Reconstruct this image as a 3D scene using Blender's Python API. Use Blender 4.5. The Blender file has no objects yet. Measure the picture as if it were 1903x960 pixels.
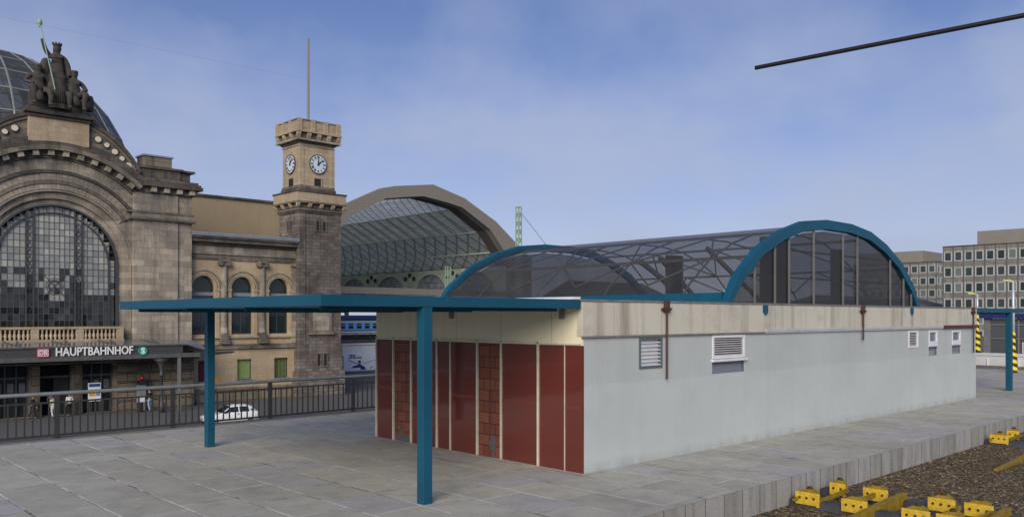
import bpy, bmesh, math, random
from math import sin, cos, pi, radians, sqrt, asin, atan2
from mathutils import Vector, Matrix
from mathutils.geometry import tessellate_polygon
random.seed(11)
scn = bpy.context.scene
COL = scn.collection
# World axes: X runs along the platform, Y across it towards the station front, Z=0 is the platform paving.
STREET = -4.6

# ------------------------------------------------------------------ materials
class NT:
    def __init__(s, name):
        s.m = bpy.data.materials.new(name); s.m.use_nodes = True
        s.t = s.m.node_tree; s.t.nodes.clear()
        s.out = s.t.nodes.new('ShaderNodeOutputMaterial')
    def n(s, typ, _p=None, **kw):
        nd = s.t.nodes.new('ShaderNode' + typ)
        for k, v in (_p or {}).items(): setattr(nd, k, v)
        for k, v in kw.items():
            k = k.replace('_', ' ')
            if k.startswith('i') and k[1:].isdigit(): sock = nd.inputs[int(k[1:])]
            else: sock = nd.inputs[k]
            s.put(sock, v)
        return nd
    def put(s, sock, v):
        if isinstance(v, bpy.types.NodeSocket): s.t.links.new(v, sock)
        elif isinstance(v, (tuple, list)) and len(v) == 3 and sock.type == 'RGBA': sock.default_value = (*v, 1)
        else: sock.default_value = v
    def math(s, op, a, b=0.0, c=0.0):
        return s.n('Math', {'operation': op}, i0=a, i1=b, i2=c).outputs[0]
    def mix(s, fac, a, b, blend='MIX'):
        nd = s.n('Mix', {'data_type': 'RGBA', 'blend_type': blend})
        s.put(nd.inputs[0], fac); s.put(nd.inputs[6], a); s.put(nd.inputs[7], b)
        return nd.outputs[2]
    def ramp(s, fac, a, b):
        nd = s.n('MapRange', {'clamp': True}); s.put(nd.inputs[0], fac)
        nd.inputs[1].default_value = a; nd.inputs[2].default_value = b
        return nd.outputs[0]
    def pos(s): return s.n('NewGeometry').outputs['Position']
    def obj(s): return s.n('TexCoord').outputs['Object']
    def vmul(s, v, sc): return s.n('VectorMath', {'operation': 'MULTIPLY'}, i0=v, i1=sc).outputs[0]
    def noise(s, v, scale=1.0, detail=4.0, rough=.55):
        return s.n('TexNoise', Vector=v, Scale=scale, Detail=detail, Roughness=rough).outputs[0]
    def finish(s, col, rough=.7, metal=0.0, height=None, strength=.3, dist=.02, spec=.5, **kw):
        b = s.n('BsdfPrincipled'); s.put(b.inputs['Base Color'], col); s.put(b.inputs['Roughness'], rough)
        b.inputs['Metallic'].default_value = metal
        b.inputs['Specular IOR Level'].default_value = spec
        for k, v in kw.items(): s.put(b.inputs[k.replace('_', ' ')], v)
        if height is not None:
            bp = s.n('Bump', Height=height, Strength=strength, Distance=dist)
            s.t.links.new(bp.outputs[0], b.inputs['Normal'])
        s.t.links.new(b.outputs[0], s.out.inputs[0]); return s.m

def plain(name, col, rough=.6, metal=0.0, var=.12, scale=3.0, spec=.5, bump=.08, obj=False):
    t = NT(name); v = t.obj() if obj else t.pos()
    a = t.noise(v, scale, 5); b = t.noise(v, scale * 9, 3)
    f = t.math('ADD', t.math('MULTIPLY', a, .7), t.math('MULTIPLY', b, .3))
    f = t.ramp(f, .32, .68)
    lo = tuple(c * (1 - var) for c in col); hi = tuple(min(1, c * (1 + var)) for c in col)
    return t.finish(t.mix(f, lo, hi), t.math('ADD', t.math('MULTIPLY', f, .12), rough - .06), metal, b, bump, .01, spec)

def stone(name, c1, c2, bw=.9, bh=.45, mortar=(.05, .045, .04), stain=(.035, .032, .03), stain_amt=.6, msize=.012, tint=(.30, .20, .11), bumps=.35):
    t = NT(name); p = t.pos(); sp = t.n('SeparateXYZ', Vector=p)
    xy = t.math('ADD', sp.outputs[0], sp.outputs[1])
    v = t.n('CombineXYZ', X=xy, Y=sp.outputs[2]).outputs[0]
    br = t.n('TexBrick', {'offset': .5, 'squash': 1.0}, Vector=v, Scale=1.0, Color1=c1, Color2=c2, Mortar=mortar)
    br.inputs['Mortar Size'].default_value = msize; br.inputs['Mortar Smooth'].default_value = .3
    br.inputs['Brick Width'].default_value = bw; br.inputs['Row Height'].default_value = bh
    big = t.noise(p, .35, 6, .6)
    fine = t.noise(p, 7, 6, .7)
    streak = t.noise(t.vmul(p, (1.4, 1.4, .16)), 1.0, 5, .65)
    col = t.mix(t.math('MULTIPLY', t.ramp(t.noise(t.vmul(p, (.9, .9, 1.6)), .7, 4), .48, .7), .5), br.outputs[0], tint)
    col = t.mix(t.math('MULTIPLY', t.ramp(big, .42, .68), stain_amt), col, stain)
    col = t.mix(t.math('MULTIPLY', t.ramp(streak, .5, .72), stain_amt), col, stain)
    k = t.math('ADD', t.math('MULTIPLY', fine, .7), .65)
    col = t.mix(1.0, col, t.n('CombineXYZ', X=k, Y=k, Z=k).outputs[0], 'MULTIPLY')
    h = t.math('SUBTRACT', t.math('MULTIPLY', fine, .5), br.outputs[1])
    return t.finish(col, .85, 0, h, bumps, .03, .3)

def paving(name):
    t = NT(name); p = t.pos(); sp = t.n('SeparateXYZ', Vector=p)
    warp = t.math('MULTIPLY', t.math('SUBTRACT', t.noise(p, 3.0, 4), .5), .035)
    x = t.math('DIVIDE', t.math('ADD', sp.outputs[0], t.math('ADD', warp, .24)), .9)
    row = t.math('FLOOR', x); fx = t.math('FRACT', x)
    rr = t.n('TexWhiteNoise', {'noise_dimensions': '1D'}, W=row).outputs[0]
    y = t.math('ADD', t.math('DIVIDE', t.math('ADD', sp.outputs[1], warp), 1.25), t.math('MULTIPLY', rr, 7.3))
    cel = t.math('FLOOR', y); fy = t.math('FRACT', y)
    wn = t.n('TexWhiteNoise', {'noise_dimensions': '2D'}, Vector=t.n('CombineXYZ', X=row, Y=cel).outputs[0])
    def line(f, w):
        d = t.math('MINIMUM', f, t.math('SUBTRACT', 1.0, f))
        return t.math('SUBTRACT', 1.0, t.ramp(d, w * .45, w))
    lx = line(fx, .025); ly = t.math('MULTIPLY', line(fy, .017), .85)
    grain = t.noise(p, 34, 4, .75); mid = t.noise(p, 2.1, 6, .65); big = t.noise(p, .22, 4)
    base = t.mix(wn.outputs[0], (.405, .39, .33), (.51, .49, .42))
    base = t.mix(t.math('MULTIPLY', t.math('GREATER_THAN', wn.outputs[0], .80), .8), base, (.42, .40, .40))
    base = t.mix(t.math('MULTIPLY', t.ramp(mid, .45, .75), .45), base, (.21, .205, .185))
    base = t.mix(t.math('MULTIPLY', t.ramp(big, .5, .7), .3), base, (.25, .24, .215))
    sp2 = t.noise(p, 60, 2, .5)
    base = t.mix(t.math('MULTIPLY', t.ramp(sp2, .60, .74), .5), base, (.11, .108, .10))
    gum = t.n('TexVoronoi', Vector=p, Scale=2.3)
    gm = t.math('MULTIPLY', t.math('LESS_THAN', gum.outputs[0], .055), t.math('GREATER_THAN', t.n('SeparateColor', Color=gum.outputs[1]).outputs[0], .45))
    base = t.mix(t.math('MULTIPLY', gm, .55), base, (.12, .117, .11))
    drip = t.ramp(t.noise(t.vmul(p, (1.0, .45, 1)), 1.1, 7, .72), .56, .70)
    base = t.mix(t.math('MULTIPLY', drip, .38), base, (.17, .165, .15))
    k = t.math('ADD', t.math('MULTIPLY', grain, .9), .56)
    base = t.mix(1.0, base, t.n('CombineXYZ', X=k, Y=k, Z=k).outputs[0], 'MULTIPLY')
    mort = t.mix(t.ramp(t.noise(p, .55, 6, .75), .40, .54), (.045, .042, .038), (.68, .66, .60))
    col = t.mix(t.math('MULTIPLY', lx, t.math('ADD', t.math('MULTIPLY', t.ramp(t.noise(p, 5, 3), .3, .5), .5), .45)), base, mort)
    col = t.mix(t.math('MULTIPLY', ly, t.ramp(t.noise(p, .8, 3), .40, .55)), col, mort)
    h = t.math('SUBTRACT', t.math('MULTIPLY', grain, .35), t.math('MAXIMUM', lx, ly))
    return t.finish(col, .88, 0, h, .35, .012, .25)

def kerb(name):
    t = NT(name); p = t.pos(); sp = t.n('SeparateXYZ', Vector=p)
    v = t.n('CombineXYZ', X=sp.outputs[0], Y=t.math('ADD', sp.outputs[2], .61)).outputs[0]
    br = t.n('TexBrick', {'offset': .37, 'squash': 1.0}, Vector=v, Scale=1.0, Color1=(.30, .295, .27), Color2=(.385, .375, .365), Mortar=(.07, .068, .06))
    br.inputs['Mortar Size'].default_value = .009; br.inputs['Brick Width'].default_value = .55; br.inputs['Row Height'].default_value = .63
    g = t.noise(p, 25, 5, .75); st = t.noise(t.vmul(p, (3, 3, .5)), 1.5, 5)
    col = t.mix(t.math('MULTIPLY', t.ramp(st, .45, .7), .55), br.outputs[0], (.13, .125, .11))
    k = t.math('ADD', t.math('MULTIPLY', g, .8), .6)
    col = t.mix(1.0, col, t.n('CombineXYZ', X=k, Y=k, Z=k).outputs[0], 'MULTIPLY')
    return t.finish(col, .88, 0, t.math('SUBTRACT', g, br.outputs[1]), .35, .012, .25)

def ballast(name, c=((.16, .115, .065), (.31, .245, .15), (.075, .054, .03)), sc=11.0):
    t = NT(name); p = t.pos()
    vo = t.n('TexVoronoi', Vector=p, Scale=sc); big = t.noise(p, .5, 5)
    rnd = t.n('SeparateColor', Color=vo.outputs[1]).outputs[0]
    col = t.mix(rnd, c[0], c[1])
    col = t.mix(t.math('MULTIPLY', t.ramp(big, .45, .65), .5), col, (.17, .135, .08))
    col = t.mix(t.ramp(vo.outputs[0], .25, .65), col, c[2])
    return t.finish(col, .92, 0, t.math('SUBTRACT', 1.0, vo.outputs[0]), .9, .05, .25)

def asphalt(name):
    t = NT(name); p = t.pos()
    g = t.noise(p, 14, 5, .8); b = t.noise(p, .12, 5)
    col = t.mix(g, (.085, .084, .082), (.165, .163, .158))
    col = t.mix(t.math('MULTIPLY', t.ramp(b, .4, .65), .5), col, (.10, .097, .092))
    return t.finish(col, .9, 0, g, .25, .02, .3)

def plaster(name, c, dirt, amt=.35, streak=.5, zlo=None, lines=0):
    """painted plaster with run-down dirt streaks"""
    t = NT(name); p = t.pos()
    big = t.noise(p, .6, 5); fine = t.noise(p, 22, 4)
    st = t.noise(t.vmul(p, (2.6, 2.6, .12)), 1.0, 5, .7)
    lo = tuple(x * .93 for x in c); col = t.mix(t.ramp(big, .35, .65), lo, c)
    col = t.mix(t.math('MULTIPLY', t.ramp(st, .50, .72), streak), col, dirt)
    col = t.mix(t.math('MULTIPLY', t.ramp(t.noise(p, 1.7, 6, .7), .52, .75), amt), col, dirt)
    h = fine
    if zlo is not None:
        zz = t.n('SeparateXYZ', Vector=p).outputs[2]
        f = t.math('MULTIPLY', t.math('SUBTRACT', 1.0, t.ramp(zz, 0.0, zlo)), t.ramp(t.noise(t.vmul(p, (2, 2, .6)), 1.3, 6, .7), .3, .7))
        col = t.mix(t.math('MULTIPLY', f, .55), col, tuple(x * .55 for x in dirt))
    if lines:
        sp = t.n('SeparateXYZ', Vector=p); a = t.math('ADD', sp.outputs[0], sp.outputs[1])
        f = t.math('FRACT', t.math('DIVIDE', a, lines))
        ln = t.math('LESS_THAN', f, .012 / lines)
        col = t.mix(t.math('MULTIPLY', ln, .7), col, tuple(x * .35 for x in c))
        h = t.math('SUBTRACT', fine, t.math('MULTIPLY', ln, 3.0))
    return t.finish(col, .75, 0, h, .12, .01, .3)

def gloss(name, col, rough=.12, var=.06, spec=.5, coat=0.0):
    t = NT(name); p = t.pos()
    a = t.noise(p, .9, 4); w = t.noise(p, 1.6, 2)
    c = t.mix(a, tuple(x * (1 - var) for x in col), tuple(x * (1 + var) for x in col))
    return t.finish(c, rough, 0, w, .04, .05, spec, Coat_Weight=coat, Coat_Roughness=.04)

def tile_mat(name):
    t = NT(name); p = t.pos(); sp = t.n('SeparateXYZ', Vector=p)
    v = t.n('CombineXYZ', X=sp.outputs[1], Y=sp.outputs[2]).outputs[0]
    br = t.n('TexBrick', {'offset': .5}, Vector=v, Scale=1.0, Color1=(.17, .048, .028), Color2=(.235, .075, .043), Mortar=(.035, .02, .016))
    br.inputs['Mortar Size'].default_value = .010; br.inputs['Brick Width'].default_value = .34; br.inputs['Row Height'].default_value = .23
    n = t.noise(p, 4, 5); lowz = t.math('SUBTRACT', 1.0, t.ramp(sp.outputs[2], .0, .75))
    chip = t.math('GREATER_THAN', t.math('ADD', t.math('MULTIPLY', n, 1.0), t.math('MULTIPLY', lowz, .30)), .80)
    col = t.mix(t.math('MULTIPLY', t.ramp(t.noise(t.vmul(p, (6, 6, .5)), 1.0, 4), .5, .7), .6), br.outputs[0], (.07, .025, .018))
    col = t.mix(chip, col, (.10, .105, .11))
    return t.finish(col, .6, 0, t.math('SUBTRACT', n, br.outputs[1]), .4, .02, .4)

def seeglass(name, tint=(.5, .52, .55), body=(.03, .032, .035), bodyfac=.22, rough=.04, glossfac=.5):
    t = NT(name)
    tr = t.n('BsdfTransparent', Color=tint).outputs[0]
    di = t.n('BsdfDiffuse', Color=body).outputs[0]
    gl = t.n('BsdfGlossy', Color=(.9, .9, .9), Roughness=rough).outputs[0]
    fr = t.n('Fresnel', IOR=1.5).outputs[0]
    dirt = t.math('ADD', t.math('MULTIPLY', t.ramp(t.noise(t.pos(), 1.2, 5, .7), .35, .7), .14), bodyfac - .07)
    a = t.n('MixShader', i0=dirt, i1=tr, i2=di).outputs[0]
    b = t.n('MixShader', i0=t.math('MULTIPLY', t.math('MINIMUM', fr, .35), glossfac), i1=a, i2=gl).outputs[0]
    t.t.links.new(b, t.out.inputs[0]); return t.m

def pane_mat(name, lo, hi, rough=.06):
    """old window glass, each pane a little different in tone"""
    t = NT(name); rnd = t.n('NewGeometry').outputs['Random Per Island']
    p = t.pos()
    c = t.mix(rnd, lo, hi); n = t.noise(p, 1.1, 3)
    c = t.mix(t.math('MULTIPLY', t.ramp(n, .4, .65), .4), c, lo)
    return t.finish(c, rough, 0, t.noise(p, .9, 2), .05, .1, .6)

def hazard(name):
    t = NT(name); sp = t.n('SeparateXYZ', Vector=t.obj())
    ang = t.math('DIVIDE', t.math('ARCTAN2', sp.outputs[1], sp.outputs[0]), 2 * pi)
    f = t.math('FRACT', t.math('ADD', t.math('DIVIDE', sp.outputs[2], .36), ang))
    col = t.mix(t.math('GREATER_THAN', f, .5), (.80, .62, .02), (.012, .012, .012))
    return t.finish(col, .5)

def lattice_skin(name, base, line, period, w=.16, translucent=0.0):
    """roof membrane or boarding seen through a diagonal lattice (world Y along the hall, girth by X+Z)"""
    t = NT(name); p = t.pos(); sp = t.n('SeparateXYZ', Vector=p)
    g = t.math('ADD', t.math('MULTIPLY', sp.outputs[0], .55), sp.outputs[2])
    def ln(a):
        f = t.math('FRACT', t.math('DIVIDE', a, period)); d = t.math('MINIMUM', f, t.math('SUBTRACT', 1.0, f))
        return t.math('SUBTRACT', 1.0, t.ramp(d, w * .3, w * .7))
    y = t.math('MULTIPLY', sp.outputs[1], .45)
    m = t.math('MAXIMUM', ln(t.math('ADD', y, g)), ln(t.math('SUBTRACT', y, g)))
    n = t.noise(t.vmul(p, (1, .3, 1)), 1.2, 5, .7)
    b = t.mix(t.ramp(n, .35, .7), tuple(x * .75 for x in base), tuple(x * 1.2 for x in base))
    col = t.mix(m, b, line)
    if translucent:
        di = t.n('BsdfDiffuse', Color=col).outputs[0]; tr = t.n('BsdfTranslucent', Color=col).outputs[0]
        sh = t.n('MixShader', i0=translucent, i1=di, i2=tr).outputs[0]
        t.t.links.new(sh, t.out.inputs[0]); return t.m
    return t.finish(col, .9)

def mesh_cloth(name, c):
    """fine grey roof edge cladding with a small grid"""
    t = NT(name); p = t.pos(); sp = t.n('SeparateXYZ', Vector=p)
    def ln(a):
        return t.math('LESS_THAN', t.math('FRACT', t.math('DIVIDE', a, .40)), .25)
    m = t.math('MAXIMUM', ln(sp.outputs[0]), ln(sp.outputs[2]))
    n = t.noise(p, 5, 5, .8)
    col = t.mix(n, tuple(x * .6 for x in c), tuple(x * 1.3 for x in c))
    col = t.mix(t.math('MULTIPLY', m, .32), col, tuple(x * .5 for x in c))
    return t.finish(col, .85, 0, n, .2, .05)

M = {}
M['paving'] = paving('platform paving'); M['kerb'] = kerb('platform kerb'); M['ballast'] = ballast('ballast')
M['stones'] = ballast('loose stones', ((.165, .12, .07), (.32, .26, .175), (.09, .065, .042)), 5.0)
M['asphalt'] = asphalt('street asphalt'); M['curb'] = plain('concrete kerb strip', (.15, .15, .145), .9, 0, .2, 4)
M['sand'] = stone('weathered sandstone', (.275, .245, .20), (.46, .40, .32), 1.15, .5, (.14, .115, .09), (.085, .078, .07), .70, .008, (.28, .22, .155))
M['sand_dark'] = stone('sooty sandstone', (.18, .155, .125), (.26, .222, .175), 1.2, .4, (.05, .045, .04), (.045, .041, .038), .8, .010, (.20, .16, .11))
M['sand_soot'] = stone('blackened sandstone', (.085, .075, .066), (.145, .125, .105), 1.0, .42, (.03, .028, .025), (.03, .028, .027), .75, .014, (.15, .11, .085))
M['sand_tower'] = stone('dark tower sandstone', (.135, .118, .105), (.26, .222, .19), .75, .32, (.05, .043, .04), (.05, .044, .042), .75, .014, (.19, .125, .10))
M['sand_light'] = stone('cleaned sandstone', (.40, .32, .22), (.48, .39, .275), .95, .42, (.24, .18, .12), (.20, .155, .105), .4, .008, (.46, .33, .19))
M['sand_yellow'] = stone('yellow sandstone', (.44, .345, .225), (.50, .40, .265), 1.4, .55, (.33, .25, .16), (.25, .19, .125), .4, .006, (.48, .35, .18))
M['rustic'] = stone('rusticated base', (.20, .165, .12), (.30, .245, .175), 1.7, .75, (.03, .027, .024), (.06, .052, .045), .7, .03, (.30, .21, .12), .8)
M['statue'] = plain('blackened statue stone', (.062, .054, .046), .8, 0, .5, 2.0, .35, .6)
M['verdigris'] = plain('verdigris bronze', (.24, .40, .31), .6, 0, .25, 4)
M['iron'] = plain('dark painted iron', (.055, .057, .058), .55, 0, .2, 4)
M['iron_frame'] = plain('grey window iron', (.095, .10, .10), .55, 0, .2, 4)
M['rail_bar'] = plain('black railing bars', (.032, .033, .034), .5, 0, .2, 5)
M['handrail'] = plain('galvanised handrail', (.15, .17, .175), .5, .1, .15, 4)
M['blue'] = plain('petrol blue paint', (.007, .078, .135), .5, 0, .14, 1.3, .3, .05)
M['blue_arch'] = plain('petrol blue arch paint', (.006, .085, .15), .5, 0, .14, 1.5, .3, .05)
M['navy'] = plain('navy fascia', (.012, .022, .13), .4)
M['white_wall'] = plaster('pale painted wall', (.485, .52, .505), (.35, .37, .36), .22, .25)
M['white_base'] = plaster('repainted lower wall', (.515, .555, .54), (.40, .43, .415), .32, .18, .22)
M['parapet'] = plaster('cream parapet', (.60, .57, .485), (.25, .21, .155), .35, .8, lines=1.52)
M['cream'] = plaster('cream fascia', (.82, .76, .55), (.55, .49, .34), .25, .35, lines=1.42)
M['red'] = gloss('red glazed panel', (.13, .026, .018), .07, .12, .6, .6)
M['red_rail'] = gloss('lighter red rail', (.17, .04, .026), .2)
M['tiles'] = tile_mat('red clay tiles')
M['mullion'] = plain('ivory mullion', (.62, .59, .47), .5, 0, .15, 6)
M['rust'] = plain('brown downpipe', (.075, .035, .033), .6, 0, .3, 6)
M['ledge'] = plain('weathered metal ledge', (.20, .19, .17), .6, 0, .35, 6)
M['duct'] = plain('grey duct', (.46, .48, .50), .5)
M['maroon'] = plain('maroon strip', (.085, .022, .028), .55)
M['white_pvc'] = plain('white window frame', (.74, .74, .76), .45, 0, .06, 5)
M['louver'] = plain('white louvre blade', (.68, .68, .70), .5, 0, .1, 6)
M['dark_slot'] = plain('dark slot', (.02, .02, .025), .8)
M['frame_dk'] = plain('blue grey frame', (.10, .13, .16), .5)
M['window_grey'] = gloss('grey reflecting glass', (.22, .235, .29), .06)
M['vaultglass'] = seeglass('smoky vault glazing', (.64, .64, .64), (.12, .12, .117), .25, .05, .2)
M['gableglass'] = seeglass('smoky gable glazing', (.58, .58, .58), (.07, .068, .066), .24, .05, .3)
M['steel_vault'] = plain('grey vault steel', (.16, .16, .155), .5, 0, .15, 3)
M['post_dark'] = plain('dark inner post', (.05, .048, .046), .6, 0, .3, 2)
M['roofing'] = plain('roofing felt', (.22, .22, .21), .9, 0, .2, 2)
M['flash'] = plain('white roof flashing', (.80, .80, .80), .5, 0, .05)
M['yellow'] = plain('yellow track paint', (.64, .42, .03), .6, 0, .28, 14, .5, .3)
M['olive'] = plain('worn yellow steel', (.27, .175, .012), .6, 0, .4, 9, .4, .4)
M['sleeper'] = plain('dark steel sleeper', (.062, .062, .068), .5, .3, .5, 3)
M['bolt'] = plain('dark bolt', (.05, .035, .008), .6)
M['black'] = plain('black steel', (.006, .006, .006), .6, 0, .2, 5)
M['domeglass'] = seeglass('dome glass', (.47, .48, .48), (.13, .132, .13), .40, .08, .35)
M['domesteel'] = plain('dome steel', (.22, .23, .21), .5, 0, .15, 3)
M['pane_top'] = pane_mat('panes with painted sky reflection', (.27, .275, .255), (.44, .43, .375), .12)  # reflected sky put into the base colour of the upper panes
M['pane_mid'] = pane_mat('panes with painted half reflection', (.20, .21, .205), (.34, .345, .325), .10)
M['pane_low'] = pane_mat('panes painted dark without sky reflection', (.012, .013, .014), (.05, .053, .055))  # base colour darkened where the glass would mirror no sky
M['dark'] = plain('dark interior', (.016, .016, .017), .8)
M['doorglass'] = gloss('dark door glass', (.028, .03, .033), .1)
M['zinc'] = plain('zinc roof', (.28, .32, .37), .45, .3, .15, 2)
M['greenglass'] = gloss('dark green window glass', (.012, .022, .022), .05)
M['transom'] = plain('grey transom', (.22, .235, .26), .5)
M['curtain_red'] = plain('red curtain', (.16, .012, .035), .7, 0, .2, 4)
M['blind_green'] = plain('green blind', (.22, .30, .10), .7, 0, .15, 4)
M['curtain_dk'] = plain('dark slatted curtain', (.045, .06, .02), .7, 0, .4, 20)
M['orange'] = plain('orange notice', (.70, .30, .03), .6)
M['ochre_wall'] = plaster('ochre gable wall', (.37, .29, .185), (.27, .215, .15), .45, .3)
M['hall_edge'] = mesh_cloth('grey hall edge', (.24, .22, .19))
M['hall_soffit'] = plain('dark hall soffit', (.085, .078, .072), .9)
M['hall_skin'] = lattice_skin('hall boarding', (.52, .49, .37), (.21, .245, .17), 1.3, .17, .58)
M['hall_light'] = lattice_skin('hall membrane', (.62, .65, .64), (.22, .25, .24), .8, .16, .6)
M['hall_rib'] = plain('pale green hall rib', (.50, .57, .47), .6)
M['hall_green'] = plain('pale green ironwork', (.50, .55, .46), .7, 0, .25, .8)
M['hall_glass'] = pane_mat('hall lunette glass', (.22, .25, .29), (.42, .46, .54))
M['lattice_green'] = plain('light green mast paint', (.30, .42, .29), .55)
M['train_roof'] = plain('navy train roof', (.012, .035, .12), .5)
M['train_blue'] = gloss('light blue coach paint', (.15, .42, .88), .25)
M['train_dkblue'] = gloss('dark blue coach stripe', (.02, .09, .30), .25)
M['train_white'] = gloss('white coach paint', (.72, .73, .74), .25)
M['train_cream'] = gloss('cream coach stripe', (.78, .74, .52), .25)
M['train_win'] = gloss('coach window', (.02, .02, .022), .05)
M['train_logo'] = plain('yellow coach emblem', (.75, .58, .22), .5)
M['viaduct'] = plaster('pale concrete wall', (.78, .77, .74), (.45, .43, .40), .45, .45)
M['board'] = plain('poster paper', (.80, .80, .80), .6, 0, .04, 1)
M['inkblue'] = plain('poster blue ink', (.02, .045, .16), .6)
M['inkblack'] = plain('poster black ink', (.015, .015, .02), .6)
M['skin'] = plain('skin', (.42, .25, .17), .6, 0, .08, 9)
M['hair'] = plain('dark hair', (.025, .018, .013), .7)
M['car_white'] = gloss('white car paint', (.78, .79, .78), .2, .02, .5, .5)
M['car_glass'] = gloss('car window glass', (.02, .021, .022), .04)
M['rubber'] = plain('black rubber', (.018, .018, .018), .8)
M['hub'] = plain('silver hubcap', (.45, .45, .46), .35, .7)
M['lens_w'] = gloss('clear lamp lens', (.55, .56, .56), .1)
M['lens_r'] = gloss('red lamp lens', (.35, .01, .01), .15)
M['lens_o'] = gloss('orange lens', (.6, .2, .01), .15)
M['office'] = stone('office concrete panels', (.27, .255, .23), (.31, .295, .27), 1.96, 1.05, (.10, .095, .09), (.14, .133, .125), .55, .05, (.24, .22, .20))
M['office_top'] = plaster('office roof storey', (.255, .235, .205), (.19, .175, .155), .4, .3)
M['office_pane'] = pane_mat('office panes', (.035, .055, .055), (.15, .185, .18), .05)
M['office_frame'] = plain('office white frame', (.44, .44, .42), .6, 0, .06)
M['pole'] = plain('pale lamp pole', (.60, .63, .66), .4, .3)
M['hazard'] = hazard('yellow black stripes')
M['lamp_head'] = plain('yellowed lamp cover', (.62, .58, .20), .4)
M['pavglass'] = gloss('pavilion glass', (.085, .09, .095), .06)
M['lowwall'] = plaster('whitewashed low wall', (.58, .58, .58), (.36, .35, .335), .4, .3)
M['dirt'] = plain('brown dirt strip', (.14, .12, .095), .95, 0, .3, 3)
M['sign_red'] = plain('red sign enamel', (.55, .045, .115), .4)
M['sign_white'] = plain('white sign letters', (.80, .80, .80), .4, 0, .03)
M['sign_green'] = plain('green sign enamel', (.02, .33, .25), .4)
M['clock_face'] = plain('pale clock dial', (.60, .66, .74), .4, 0, .05, 2)
M['medallion'] = plain('pale stone disc', (.66, .58, .46), .7, 0, .1, 5)
M['canopy_glass'] = gloss('grey canopy glass', (.17, .175, .18), .15)
M['canopy_iron'] = plain('canopy girder', (.095, .095, .092), .55, 0, .25, 2)
M['shed_roof'] = plain('dark shed roof', (.10, .105, .10), .8)
M['mast_grey'] = plain('flagpole grey', (.20, .19, .175), .5)

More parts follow.
